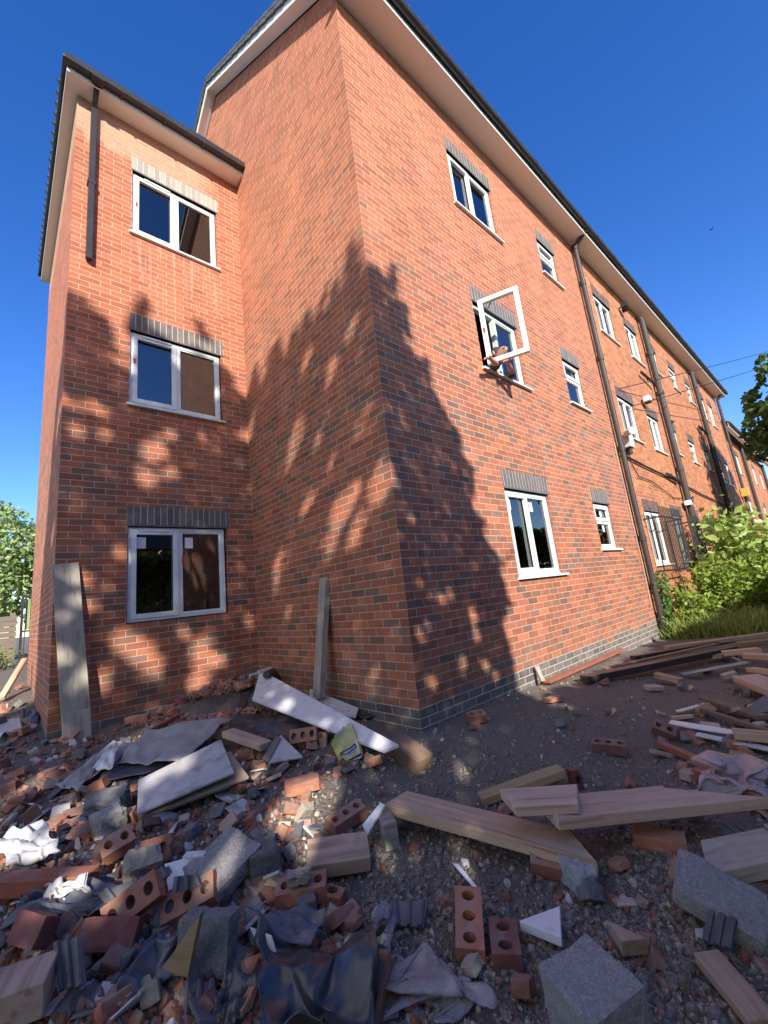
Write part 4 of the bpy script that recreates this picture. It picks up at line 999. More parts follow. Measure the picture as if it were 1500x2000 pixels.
def slab(name, label, cat, quad, t, mat, group=None, bevel=.002, take=True):
    """flat piece from its outline: each corner (px, py, height above ground); thickness t below"""
    P = [G(x, y, h) for x, y, h in quad]; c = sum(P, V())/len(P)
    n = V()
    for i in range(len(P)): n += (P[i]-c).cross(P[(i+1) % len(P)]-c)
    n.normalize(); n = n if n.z > 0 else -n
    X = (P[1]-P[0]); X = (X-n*X.dot(n)).normalized(); Y = n.cross(X); R = Matrix((X,Y,n)).transposed()
    q = [((p-c).dot(X), (p-c).dot(Y)) for p in P]
    if sum(q[i][0]*q[(i+1) % len(q)][1]-q[(i+1) % len(q)][0]*q[i][1] for i in range(len(q))) < 0: q = q[::-1]
    s = MB(); k = len(q); s.v = [V((x,y,0)) for x, y in q]+[V((x,y,-t)) for x, y in q]
    s.f = [tuple(range(k)), tuple(range(k,2*k))[::-1]]+[(i, k+i, k+(i+1) % k, (i+1) % k) for i in range(k)]
    o = link(name, s.mesh(name), None, mw(c, R)); o.data.materials.append(MATS[mat]); tag(o, label, cat, group)
    if bevel: md = o.modifiers.new('bevel','BEVEL'); md.width = bevel; md.segments = 2; md.limit_method = 'ANGLE'
    if take:
        xs_ = [p[0] for p in quad]; ys_ = [p[1] for p in quad]; TAKEN.append((sum(xs_)/k, sum(ys_)/k, .42*max(max(xs_)-min(xs_), max(ys_)-min(ys_))))
    return o
def sheet(name, label, cat, quad, mat, amp=.03, freq=5, n=26, seed=1, thick=.002, folds=0, take=.35, frag=0):
    """crumpled sheet hung over the heap between four corners (px, py, height)"""
    P = [G(x, y, h) for x, y, h in quad]; o3 = V((seed*7.3, seed*3.1, seed)); s = MB()
    for j in range(n+1):
        for i in range(n+1):
            u, v = i/n, j/n; p = P[0]*(1-u)*(1-v)+P[1]*u*(1-v)+P[2]*u*v+P[3]*(1-u)*v
            e = .012*frag
            amp_ = amp*.66; p = p+V((noise.noise(V((u*4,v*4,seed+.3)))*e*4, noise.noise(V((u*4,v*4,seed+9.3)))*e*4, 0))
            q = V((u*freq, v*freq, 0))+o3
            h = amp_*noise.noise(q)-amp_*.75*abs(noise.noise(q*1.3))+amp_*.30*(.5-abs(noise.noise(q*2.3)))+amp_*.04*noise.noise(q*5)
            if folds: h += amp*.8*abs(math.sin((u*folds+.6*noise.noise(q*.7))*math.pi))
            b = min(u,1-u,v,1-v); p.z += h; p.z = max(p.z, gz(p.x,p.y)+.012)
            s.v.append(p)
    for j in range(n):
        for i in range(n): a = j*(n+1)+i; s.f.append((a,a+1,a+n+2,a+n+1))
    c = sum(P, V())/4
    s.v = [p-c for p in s.v]
    o = link(name, s.mesh(name, smooth=True), None, Matrix.Translation(c)); o.data.materials.append(MATS[mat]); tag(o, label, cat)
    md = o.modifiers.new('thick','SOLIDIFY'); md.thickness = thick
    if take: TAKEN.append((sum(q[0] for q in quad)/4, sum(q[1] for q in quad)/4, take*max(abs(quad[0][0]-quad[2][0]), abs(quad[0][1]-quad[2][1]))))
    return o
r9 = random.Random(9)
# ---- boards leaning on the walls
A_ = on(150,1468,1,D-.34); B_ = on(128,1100,1,D-.035); B_.z = on(128,1100,1,D-.035).z
def lean(name, label, top, bot, w_, t, mat, out):
    X = (top-bot); L = X.length; X.normalize(); Yw = out.cross(X).normalized(); Z = X.cross(Yw); R = Matrix((X,Yw,Z)).transposed()
    s = MB(); n = 8
    for i in range(n+1):
        for y, z in ((-.5,-t),(.5,-t),(.5,0),(-.5,0)): s.v.append(V((L*i/n, y*w_, z)))
    for i in range(n):
        for q in range(4): p = i*4; s.f.append((p+q,p+(q+1)%4,p+4+(q+1)%4,p+4+q))
    s.f += [(0,3,2,1),(n*4,n*4+1,n*4+2,n*4+3)]
    o = link(name, s.mesh(name), None, mw(bot,R)); o.data.materials.append(MATS[mat]); tag(o, label, 'board')
    md = o.modifiers.new('bevel','BEVEL'); md.width = .003; md.limit_method = 'ANGLE'; return o
lean('timber_board', 'tall weathered grey board leaning on the wing wall beside the ground floor window', on(128,1100,1,D-.04), on(154,1462,1,D-.30), .235, .035, 'grey_wood', V((0,-1,0)))
lean('timber_board', 'short stained grey board standing in front of the tall weathered board', on(150,1388,1,D-.36), on(151,1474,1,D-.44), .225, .03, 'grey_wood', V((0,-1,0)))
lean('timber_post', 'narrow pale post leaning on the gable wall behind the white fascia board', on(630,1128,0,-.03), on(617,1362,0,-.24), .125, .07, 'grey_wood', V((-1,0,0)))
# pale stick propped beyond the wing
board('timber_post', 'pale timber pole propped against the far side wall of the wing', 'post', on(2,1362,1,5.2), on(48,1285,1,5.8), 0,0, .07,.05,'fresh_wood', take=False)
# ---- white trims and boards by the corner
slab('fascia_board', 'long white plastic fascia board lying across rubble by the gable wall', 'board', [(511,1317,.40),(775,1439,.24),(753,1481,.10),(490,1355,.24)], .022, 'white_board', take=False)
for i_ in range(7): TAKEN.append((500+i_*42, 1340+i_*20, 24))
slab('plastic_board', 'dusty white panel half hidden behind the long white fascia board', 'panel', [(606,1345,.12),(700,1382,.10),(694,1402,.06),(600,1385,.05)], .01, 'dusty_white')
sheet('black_sheeting', 'black plastic sheeting tucked behind the white board at the plinth', 'sheet', [(655,1362,.05),(765,1372,.04),(770,1398,.04),(670,1402,.02)], 'black_sheet', .06, 4, 18, 3)
slab('plastic_board', 'small bent white offcut on the black sheeting at the plinth', 'panel', [(716,1354,.10),(752,1366,.10),(745,1373,.09)], .004, 'white_board', take=False)
sheet('black_sheeting', 'glossy black plastic folded under the white fascia board and short plank', 'sheet', [(460,1392,.10),(640,1390,.08),(610,1455,.05),(440,1440,.06)], 'black_sheet', .09, 4, 26, 5)
sheet('membrane_sheet', 'grey membrane sheet folded over the heap beside the plasterboard pile', 'sheet', [(285,1425,.14),(455,1398,.13),(350,1490,.10),(225,1490,.08)], 'grey_membrane', .06, 3, 28, 7, .004)
sheet('membrane_sheet', 'long crumpled grey strip running down the heap from the leaning boards', 'sheet', [(225,1445,.10),(262,1452,.08),(150,1545,.05),(105,1535,.05)], 'grey_membrane', .05, 4, 22, 8, .004)
sheet('membrane_sheet', 'dark navy membrane lying under the grey membrane sheet', 'sheet', [(215,1480,.06),(440,1445,.08),(420,1480,.05),(190,1530,.05)], 'blue_membrane', .04, 4, 22, 12, .004)
sheet('white_sheeting', 'small torn white plastic scrap on the dark navy membrane', 'sheet', [(215,1452,.14),(232,1450,.15),(220,1500,.12),(180,1502,.10)], 'white_sheet', .04, 3, 12, 13)
slab('plasterboard', 'top sheet of the plasterboard pile with dirt on its grey face', 'board', [(270,1520,.17),(432,1446,.22),(457,1505,.17),(268,1592,.10)], .013, 'plasterboard')
slab('plasterboard', 'lower split sheet of the plasterboard pile showing its pale torn edge', 'board', [(290,1540,.12),(450,1470,.16),(486,1512,.12),(270,1602,.05)], .02, 'board_edge', bevel=.004)
slab('plasterboard', 'bottom sheet of the plasterboard pile almost buried in rubble', 'board', [(300,1550,.07),(455,1490,.09),(470,1522,.07),(290,1600,.02)], .014, 'plasterboard', take=False)
board('timber_offcut', 'short pale plank lying on black plastic below the white fascia board', 'timber', (445,1425), (520,1450), .17, .14, .11, .05, 'pink_wood')
slab('roof_slate', 'broken grey slate piece beside the short pale plank', 'slate', [(522,1492,.10),(548,1440,.14),(592,1472,.09),(528,1495,.06)], .012, 'plasterboard')
slab('roof_slate', 'bent grey strip against the broken slate beside the short plank', 'slate', [(512,1480,.10),(540,1436,.16),(548,1440,.16),(524,1490,.09)], .01, 'slate_tile')
board('timber_offcut', 'thick brown timber offcut by the blue brick corner', 'timber', (778,1440), (832,1480), .12, .08, .17, .10, 'brown_wood')
# torn yellow bag with a navy label
P_ = [G(664,1490,.03), G(708,1478,.06), G(688,1418,.22), G(646,1452,.17)]
s = MB(); nn = 16
c0 = sum(P_, V())/4; nrm = (P_[1]-P_[0]).cross(P_[3]-P_[0]).normalized(); nrm = nrm if nrm.dot(CAM-c0) > 0 else -nrm
def bagp(u, v, h=0):
    p = P_[0]*(1-u)*(1-v)+P_[1]*u*(1-v)+P_[2]*u*v+P_[3]*(1-u)*v
    return p+nrm*(.035*math.sin(math.pi*u)*math.sin(math.pi*min(1,v+.15))+.012*noise.noise(V((u*4,v*5,3)))+h)-V((0,0,.02))*(noise.noise(V((u*9,7,1))) if v > .95 else 0)
for j in range(nn+1):
    for i in range(nn+1): s.v.append(bagp(i/nn, j/nn)-c0)
for j in range(nn+1):
    for i in range(nn+1): s.v.append(bagp(i/nn, j/nn, -.05-.05*math.sin(math.pi*i/nn))-c0)
N1 = (nn+1)**2
for j in range(nn):
    for i in range(nn): a = j*(nn+1)+i; s.f.append((a,a+1,a+nn+2,a+nn+1)); s.f.append((N1+a,N1+a+nn+1,N1+a+nn+2,N1+a+1))
for j in range(nn):
    for i in (0, nn): a = j*(nn+1)+i; s.f.append((a,a+nn+1,N1+a+nn+1,N1+a))
for i in range(nn): s.f.append((i,N1+i,N1+i+1,i+1))
bag = link('cement_bag', s.mesh('cement_bag', smooth=True), 'yellow_bag', Matrix.Translation(c0)); tag(bag, 'torn yellow cement bag with a navy label leaning on the white fascia board', 'bag'); TAKEN.append((680,1450,40))
def patch(u0,u1,v0,v1,mat,nm,h=.0025,k=8):
    q = MB()
    for j in range(3):
        for i in range(k+1): q.v.append(bagp(u0+(u1-u0)*i/k, v0+(v1-v0)*j/2, h)-c0)
    for j in range(2):
        for i in range(k): a = j*(k+1)+i; q.f.append((a,a+1,a+k+2,a+k+1))
    o = q.build(nm, mat); o.parent = bag; return o
patch(.22,.92,.34,.50,'navy_print','label_panel'); patch(.45,1.0,.06,.13,'navy_print','label_panel'); patch(.02,.99,.0,.30,'dusty_white','white_band',.0012)
for i in range(7): u = .28+i*.088; patch(u,u+.05,.385,.455,'white_board','lettering',.004,2)
for i in range(6): u = .34+i*.09; patch(u,u+.06,.285,.30,'navy_print','lettering',.004,2)
# ---- timbers in the middle of the site
board('timber_plank', 'long pale timber plank lying flat under the mitred board', 'timber', (772,1557), (1138,1650), .13, .11, .19, .05, 'fresh_wood', cb=-.07, ca=.02)
board('timber_plank', 'wide timber board with a mitred end resting on the long plank', 'timber', (1068,1577), (1385,1546), .22, .16, .215, .05, 'pink_wood', cb=-.22)
board('timber_offcut', 'short wide board lying on top of the mitred board', 'timber', (990,1557), (1128,1549), .26, .26, .19, .045, 'pink_wood', ca=-.03, cb=.02)
board('timber_offcut', 'narrow timber length tilted up behind the short wide board', 'timber', (936,1553), (1096,1497), .05, .14, .10, .045, 'green_wood')
board('timber_offcut', 'square pale timber block beside the perforated brick and white trim', 'timber', (600,1664), (720,1647), .11, .11, .16, .07, 'pink_wood', roll=14)
slab('plastic_trim', 'bent white plastic trim standing at the end of the long plank', 'trim', [(708,1612,.06),(742,1566,.17),(752,1572,.17),(716,1630,.05)], .012, 'white_board')
board('timber_offcut', 'upright wood offcut beside the bent white plastic trim', 'timber', (742,1600), (768,1592), .12, .12, .13, .13, 'grey_wood')
board('timber_plank', 'thick weathered plank end entering the frame above the grey concrete slab', 'timber', (1375,1672), (1530,1640), .12, .13, .19, .06, 'grey_wood', ca=.06)
board('timber_plank', 'clean pale timber batten lying beside the tilted concrete block', 'timber', (1378,1855), (1492,1990), .06, .05, .085, .035, 'fresh_wood')
slab('timber_wedge', 'triangular pine wedge next to the white triangle', 'timber', [(1187,1797,.09),(1213,1838,.08),(1262,1833,.08)], .05, 'fresh_wood')
slab('plastic_offcut', 'white triangular plastic offcut lying on dark gravel', 'offcut', [(1014,1797,.08),(1094,1768,.08),(1097,1830,.07)], .035, 'white_board', bevel=.004)
slab('plastic_trim', 'thin white sliver of plastic trim on grey slate fragment', 'trim', [(882,1684,.06),(896,1688,.06),(938,1738,.05),(930,1740,.04)], .012, 'white_board')
board('timber_offcut', 'pale sawn block at the bottom corner of the heap', 'timber', (66,1868), (30,1938), .16, .16, .15, .10, 'pink_wood')
slab('timber_wedge', 'greenish triangular wood wedge leaning on the grey block', 'timber', [(317,1893,.06),(375,1897,.08),(400,1775,.30)], .02, 'green_wood')
board('timber_batten', 'red painted timber batten lying along the edge of the heap', 'timber', (-30,1714), (182,1700), .12, .13, .09, .07, 'red_wood')
board('timber_batten', 'long red batten lying along the foot of the wing wall', 'timber', (283,1428), (430,1352), .07, .07, .05, .035, 'red_wood')
# ---- concrete pieces
put('concrete_block', rough_block((.205,.205,.19), r9, 14, .0035, .005), 'concrete', 1166,1978,.075, orient(22,3,-3), 'large speckled concrete block standing closest at the bottom', 'block', rad_=110)
put('concrete_slab', rough_block((.27,.21,.07), r9, 12, .004, .012), 'concrete', 1405,1755,.085, orient(-40,26,12), 'tilted grey concrete slab below the thick weathered plank', 'slab', rad_=85)
put('concrete_lump', rough_block((.10,.13,.11), r9, 8, .010, .012), 'light_concrete', 1130,1708,.055, orient(15,10,6), 'pale blue grey concrete lump by the end of the long plank', 'block', rad_=38)
put('concrete_slab', rough_block((.26,.21,.10), r9, 10, .006, .014), 'concrete', 436,1690,.12, orient(58,20,8), 'sunlit concrete slab tilted beside the white plastic strips', 'slab', rad_=70)
put('concrete_block', rough_block((.14,.15,.15), r9, 6, .005, .015), 'dark_concrete', 514,1680,.08, orient(25,6,0), 'small dark concrete block behind the sunlit concrete slab', 'block', rad_=40)
put('concrete_block', rough_block((.20,.09,.17), r9, 10, .006, .010), 'dark_concrete', 405,1838,.11, orient(-6,-14,4), 'rough dark block behind the greenish wood wedge', 'block', rad_=72)
put('concrete_lump', rough_block((.22,.16,.13), r9, 7, .02, .03), 'dark_concrete', 210,1570,.07, orient(20,10,0), 'big dirty concrete lump in front of the plasterboard pile', 'block', rad_=45)
put('concrete_lump', rough_block((.15,.13,.13), r9, 6, .012, .02), 'concrete', 212,1605,.08, orient(50,10,0), 'squarish grey lump under the plasterboard pile', 'block', rad_=32)
put('concrete_lump', rough_block((.15,.11,.10), r9, 6, .012, .02), 'mortar_lump', 278,1690,.14, orient(30,20,15), 'pale mortar lump with a pencil mark catching the sun', 'block', rad_=36)
# ---- bricks picked out
PB3 = perforated(); PB2 = perforated(2, True, r9); PB1 = perforated(1, True, r9)
def brick(px, py, lift, R, label, mesh=None, mat='loose_brick', rad_=34, name='perforated_brick', group=None):
    m = mesh or PB3
    if m.materials and m.materials[0].name != mat: m = m.copy(); m.materials.clear()
    return put(name, m, mat, px, py, lift, R, label, 'brick', group, rad_=rad_)
brick(917,1802,.06, orient(79,20,0), 'whole perforated brick lying alone on dark gravel with three holes up')
brick(593,1437,.10, orient(2,62,0), 'perforated brick on edge under the white fascia board with three holes showing', rad_=26)
brick(677,1597,.05, orient(38,12,0), 'perforated brick between the square timber block and bent white trim')
brick(262,1762,.13, orient(30,58,0), 'tilted perforated brick facing out above the maroon brick')
brick(372,1757,.10, orient(18,40,-6), 'perforated brick beside the tilted one with mortar in its holes')
brick(1190,1458,.04, orient(-28,6,0), 'dark perforated brick lying alone on the soil past the mitred board', mat='dark_brick')
brick(1308,1430,.05, orient(-42,30,0), 'half perforated brick with one hole near the white fascia strips', PB2, 'dark_brick', 24)
brick(322,1655,.12, orient(8,66,6), 'half perforated brick standing on end behind the concrete slab', PB2, rad_=24)
brick(1085,1685,.05, orient(-20,24,0), 'broken brick with a frog leaning on the long plank end', PB2, rad_=26)
brick(590,1738,.06, orient(6,6,0), 'upturned brick with a lump of mortar on it', rad_=60)
put('concrete_lump', rough_block((.10,.07,.04), r9, 5, .012, .02), 'mortar_lump', 585,1712,.125, orient(10,0,0), 'grey mortar lump sitting on the upturned brick', 'mortar')
brick(665,1725,.05, orient(70,10,0), 'small snapped brick end with a hole next to the upturned brick', PB1, rad_=26)
brick(985,1828,.035, orient(80,6,0), 'broken brick half beside the whole perforated brick', PB2, 'dark_brick', 26)
brick(1288,1640,.03, orient(-30,4,0), 'pinkish brick lying under the mitred board', name='solid_brick', mesh=rough_block((.215,.10,.065), r9, 5, .002, .006))
brick(215,1825,.10, orient(6,-36,4), 'maroon faced brick showing its smooth side above the navy sheet', rough_block((.215,.07,.10), r9, 5, .002, .006), 'maroon_brick', 50, 'solid_brick')
brick(66,1815,.10, orient(-20,-30,12), 'maroon brick above the pale sawn block at the corner of the heap', rough_block((.17,.07,.10), r9, 5, .002, .006), 'maroon_brick', 40, 'solid_brick')
brick(245,1640,.12, orient(40,30,10), 'orange brick with a big hole beside the pale mortar lump', PB2, rad_=36)
brick(268,1404,.05, orient(14,0,0), 'whole red brick lying against the wing plinth', rough_block((.215,.10,.065), r9, 5, .002, .006), 'loose_brick', 24, 'solid_brick')
brick(350,1369,.05, orient(14,0,0), 'maroon brick lying against the wing plinth beyond the red one', rough_block((.20,.10,.065), r9, 5, .002, .006), 'maroon_brick', 20, 'solid_brick')
brick(590,1532,.07, orient(14,10,0), 'long orange brick catching the sun above the bright gravel', rough_block((.215,.10,.075), r9, 5, .004, .012), 'loose_brick', 42, 'solid_brick')
brick(938,1398,.05, orient(10,10,0), 'rounded broken brick at the plinth past the blue brick corner', PB2, rad_=26)
brick(1147,1518,.05, orient(0,80,0), 'small maroon brick end standing upright behind the mitred board', PB1, 'maroon_brick', 18)
brick(1080,1365,.03, orient(30,0,0), 'red brick offcut at the edge of the sunlit strip', rough_block((.18,.10,.04), r9, 4, .002, .01), 'loose_brick', 20, 'solid_brick')
# ---- tiles
def tile(quad, label, mat='slate_tile', t=.014):
    o = slab('roof_tile', label, 'tile', quad, t, mat); P = [G(x,y,h) for x,y,h in quad]
    a, b, c, d = P[0], P[1], P[2], P[3%len(P)]
    if len(P) == 4:
        n = (b-a).cross(d-a).normalized(); n = n if n.z > 0 else -n; m = MB()
        for f in (.12,.5,.88): m.tube([a.lerp(b,f)+n*.004, d.lerp(c,f)+n*.004], .010, 6)
        r = m.build('tile_roll', mat); r.parent = o; r.matrix_parent_inverse = o.matrix_world.inverted()
    return o
tile([(762,1758,.06),(836,1760,.06),(826,1810,.03),(772,1808,.02)], 'grey interlocking roof tile fragment lying beside the clear plastic film')
tile([(105,1842,.16),(158,1830,.18),(162,1925,.10),(118,1935,.08)], 'ribbed dark roof tile standing beside the pale sawn block', 'slate_tile')
tile([(1385,1778,.10),(1440,1795,.10),(1430,1855,.05),(1372,1838,.05)], 'ribbed purple roof tile lying on the tilted concrete slab', 'purple_tile')
tile([(1405,1618,.05),(1440,1612,.05),(1480,1632,.04),(1428,1645,.03)], 'blue grey roof tile under the thick weathered plank')
tile([(1305,1615,.05),(1348,1612,.06),(1338,1638,.03),(1302,1632,.03)], 'blue slate piece lying beyond the pinkish brick')
tile([(340,1712,.20),(385,1708,.19),(395,1728,.16),(335,1746,.15)], 'dark ridged tile piece on the white plastic strips')
tile([(360,1918,.05),(422,1915,.05),(415,1985,.02),(358,1985,.02)], 'flat dark tile lying below the rough dark block', 'purple_tile')
tile([(190,1745,.14),(330,1690,.15),(340,1708,.12),(205,1765,.11)], 'long grey ridged strip lying over the tilted perforated brick')
slab('plastic_board', 'white plastic panel strip behind the dark ridged tile', 'panel', [(322,1690,.14),(398,1662,.17),(398,1690,.13),(328,1738,.10)], .01, 'white_board')
board('plastic_trim', 'short white capping lying above the white plastic panel strip', 'trim', (360,1668), (402,1664), .18, .18, .04, .012, 'white_board')
# ---- plastic sheets in front
sheet('black_sheeting', 'big crumpled black polythene sheet draped at the bottom of the heap', 'sheet', [(495,1795,.15),(745,1765,.16),(735,2000,.08),(535,2040,.06)], 'black_sheet', .24, 1.7, 48, 15, .003, folds=0, frag=1, take=.52)
sheet('black_sheeting', 'dark polythene flap spread behind the big crumpled sheet', 'sheet', [(475,1780,.10),(640,1775,.12),(610,1835,.09),(490,1850,.06)], 'blue_membrane', .06, 3, 24, 16, .003)
slab('plastic_trim', 'curled white plastic strip poking from under the polythene', 'trim', [(487,1812,.13),(530,1828,.13),(538,1862,.09),(505,1850,.08)], .006, 'white_board')
sheet('membrane_sheet', 'navy damp proof membrane curling between the tile and the block', 'sheet', [(230,1880,.09),(360,1795,.12),(345,1900,.06),(225,1965,.02)], 'blue_membrane', .08, 3, 30, 17, .003, frag=1)
sheet('membrane_sheet', 'dusty blue membrane under the white scraps at the edge of the heap', 'sheet', [(40,1745,.09),(280,1715,.12),(230,1775,.08),(10,1800,.05)], 'blue_membrane', .07, 4, 28, 18, .003, frag=1)
sheet('membrane_sheet', 'dark membrane strip running down to the bottom edge', 'sheet', [(440,1900,.08),(530,1890,.08),(470,2010,.03),(400,2010,.02)], 'black_sheet', .08, 3, 22, 19, .003)
sheet('white_sheeting', 'white plastic sheeting crumpled at the edge of the heap above the red batten', 'sheet', [(-20,1645,.14),(75,1600,.17),(125,1655,.12),(10,1690,.10)], 'white_sheet', .10, 3, 26, 21, .003, frag=1)
sheet('white_sheeting', 'sunlit pale plastic rag on the end of the red batten', 'sheet', [(85,1735,.13),(160,1708,.17),(180,1735,.12),(95,1765,.08)], 'white_sheet', .08, 3, 20, 22, .003, frag=1)
sheet('plastic_film', 'crumpled clear plastic film lying on the gravel beside the black polythene', 'film', [(735,1870,.08),(935,1905,.05),(925,1962,.02),(745,1960,.03)], 'clear_film', .07, 2.6, 34, 24, .0012, frag=3)
sheet('plastic_film', 'narrow clear film strip trailing up beside the polythene sheet', 'film', [(725,1770,.14),(765,1775,.10),(765,1880,.05),(735,1885,.05)], 'clear_film', .07, 3, 20, 25, .0012, frag=1)
sheet('plastic_film', 'pinkish translucent plastic film bunched up beside the red timber', 'film', [(1385,1478,.14),(1510,1485,.10),(1515,1575,.05),(1365,1545,.07)], 'pink_film', .10, 2.6, 36, 26, .0012, frag=3)
sheet('white_sheeting', 'grey white plastic scrap on the slabs at the far edge of the heap', 'sheet', [(-10,1415,.10),(38,1400,.10),(45,1425,.05),(0,1440,.05)], 'white_sheet', .06, 3, 14, 27, .003)
sheet('black_sheeting', 'black bag slumped at the foot of the far wing corner', 'sheet', [(45,1385,.16),(78,1390,.14),(70,1425,.03),(40,1418,.05)], 'black_sheet', .10, 3, 16, 28, .003)
s = MB(); a, b = G(488,1320,.08), G(530,1308,.10); s.tube([a, a.lerp(b,.35), a.lerp(b,.4), b], [.02,.02,.035,.035], 10)
e = tag(s.build('plastic_pipe', 'dusty_white'), 'short white plastic pipe end in the inner corner of the walls', 'pipe')
s = MB(); a, b = G(520,1318,.10), G(545,1325,.05); s.tube([a,a.lerp(b,.5)+V((0,0,.05)),b], [.04,.05,.03], 10); tag(s.build('black_fitting', 'black_plastic'), 'black plastic gutter fitting lying in the inner corner of the walls', 'fitting')
sheet('black_sheeting', 'black rubber strip hanging in the inner corner beside the white fascia board', 'sheet', [(480,1335,.16),(500,1335,.16),(478,1385,.04),(462,1385,.04)], 'black_sheet', .03, 3, 14, 29, .004)
# ---- along the front wall and the timber pile
board('timber_batten', 'long orange painted board lying along the plinth of the front wall', 'timber', on(1068,1329,1,-.12), on(1216,1266,1,-.10), 0,0, .10, .03, 'red_wood', take=False)
board('timber_offcut', 'short grey stake leaning at the end of the orange board', 'timber', on(1048,1300,1,-.06), on(1062,1330,1,-.14), 0,0, .05, .03, 'grey_wood', take=False)
board('plastic_gutter', 'long black plastic length running from the plinth to the timber pile', 'gutter', (1140,1320), (1430,1262), .09, .12, .12, .07, 'black_plastic')
board('plastic_gutter', 'second black length lying behind the first one by the grass', 'gutter', (1235,1281), (1430,1247), .09, .12, .09, .05, 'black_plastic')
board('timber_plank', 'brown plank lying along the top of the long black length', 'timber', (1180,1304), (1400,1256), .115, .15, .06, .02, 'brown_wood', take=False)
s = MB(); p = G(1162,1320,.05); s.tube([p, p+V((.05,-.02,.0))], .035, 12); tag(s.build('pipe_end', 'white_board'), 'small white pipe end at the tip of the long black length', 'pipe')
TP = [((1300,1262),(1500,1235),.12,.16,.12,.05,'fresh_wood','tawny plank at the top of the timber pile under the grass'),
 ((1410,1272),(1482,1265),.16,.17,.13,.05,'fresh_wood','pale block lying across the timber pile'),
 ((1452,1275),(1530,1280),.18,.18,.12,.05,'fresh_wood','golden plank end highest on the timber pile'),
 ((1440,1255),(1530,1245),.20,.20,.10,.05,'brown_wood','dark plank lying behind the golden plank end'),
 ((1375,1280),(1412,1277),.09,.10,.10,.04,'pink_wood','small pale offcut at the near edge of the timber pile'),
 ((1282,1313),(1330,1325),.11,.07,.11,.05,'fresh_wood','wedge shaped pine offcut on the soil before the timber pile'),
 ((1455,1318),(1530,1345),.15,.15,.22,.06,'pink_wood','broad pale board at the front of the timber pile'),
 ((1465,1303),(1530,1312),.17,.17,.10,.04,'pink_wood','narrow pale plank above the broad board'),
 ((1262,1340),(1288,1338),.05,.05,.09,.04,'grey_wood','small grey block beside the wedge shaped pine offcut'),
 ((1372,1358),(1490,1398),.10,.07,.10,.03,'brown_wood','splintered brown board with torn foil along its edge'),
 ((1370,1382),(1510,1428),.08,.06,.05,.03,'brown_wood','thin dark board with a pale edge among the white strips'),
 ((1430,1425),(1510,1432),.10,.10,.14,.05,'fresh_wood','thick pale block lying on the white fascia strips'),
 ((1410,1318),(1435,1310),.08,.10,.07,.04,'grey_wood','little upright stub beside the blue grey metal strip'),
 ((1372,1490),(1412,1470),.08,.10,.16,.04,'pink_wood','triangular pale offcut under the pinkish film'),
 ((1332,1500),(1362,1510),.06,.06,.10,.05,'pink_wood','small pale block end at the red timber')]
for a, b, ha, hb, w_, t, m_, lab in TP: board('timber_offcut' if 'plank' not in lab else 'timber_plank', lab, 'timber', a, b, ha, hb, w_, t, m_, roll=r9.uniform(-6,6), cb=r9.uniform(-.03,.03))
board('metal_strip', 'blue grey metal strip lying across the soil before the timber pile', 'metal strip', (1332,1316), (1462,1292), .05, .09, .10, .01, 'metal_strip')
board('timber_batten', 'red timber batten on the soil beside the half perforated brick', 'timber', (1287,1447), (1372,1482), .05, .05, .055, .04, 'red_wood')
board('timber_batten', 'long red timber half wrapped in pinkish film', 'timber', (1358,1498), (1510,1560), .08, .08, .07, .05, 'red_wood')
board('fascia_board', 'upper white fascia strip in the pair under the thick pale block', 'board', (1308,1409), (1505,1440), .06, .07, .09, .012, 'white_board')
board('fascia_board', 'lower white fascia strip in the pair under the thick pale block', 'board', (1360,1432), (1505,1462), .05, .05, .07, .012, 'dusty_white')
board('plastic_trim', 'thin white trim lying askew beside the splintered brown board', 'trim', (1322,1388), (1396,1369), .05, .07, .04, .012, 'dusty_white')
slab('roof_slate', 'pair of grey slates beside the half perforated brick', 'slate', [(1328,1426,.05),(1365,1424,.05),(1374,1442,.04),(1330,1446,.03)], .014, 'slate_tile')
slab('roof_slate', 'grey slab piece below the broad pale board', 'slate', [(1460,1378,.08),(1500,1355,.09),(1515,1385,.07),(1470,1395,.06)], .04, 'slate_tile')

# ================================================================== LOOSE RUBBLE, piece by piece
HEAP = [(-10,1420),(90,1445),(190,1440),(290,1405),(400,1345),(480,1305),(540,1330),(600,1385),(700,1400),(770,1490),(700,1510),(640,1520),(600,1590),(640,1660),(600,1700),(560,1770),(700,1790),(745,1900),(720,2010),(-10,2010)]
rr = random.Random(77)
MESH = {}
def variants(kind, mat, sizes, n, fn):
    out = []
    for i in range(n):
        m = fn(sizes, rr); m.materials.append(MATS[mat]); out.append(m)
    MESH[kind] = out
def ch(sz, r): k = r.uniform(.75,1.2); return chunk((sz[0]*k, sz[1]*r.uniform(.8,1.15), sz[2]*r.uniform(.85,1.15)), r)
variants('red', 'loose_brick', (.14,.095,.062), 9, ch); variants('darkb', 'dark_brick', (.13,.095,.062), 6, ch)
variants('mort', 'mortar_lump', (.10,.08,.05), 5, ch); variants('conc', 'dark_concrete', (.12,.10,.08), 6, ch)
variants('stone', 'stone', (.075,.06,.045), 6, lambda s_, r: rough_block((s_[0], s_[1], s_[2]), r, 3, .008, .03))
variants('shard', 'slate_tile', (.15,.10,.014), 5, ch); variants('wood', 'pink_wood', (.16,.07,.03), 4, lambda s_, r: chunk((s_[0]*r.uniform(.8,1.6), s_[1], s_[2]), r, broken=False))
p1 = PB1.copy(); p2 = PB2.copy(); p3 = PB3.copy()
for q in (p1, p2, p3): q.materials.clear(); q.materials.append(MATS['loose_brick'])
MESH['half'] = [p1, p2, p2, p3]
variants('scrap', 'plasterboard', (.15,.11,.013), 5, ch); variants('white', 'dusty_white', (.13,.06,.006), 4, ch)
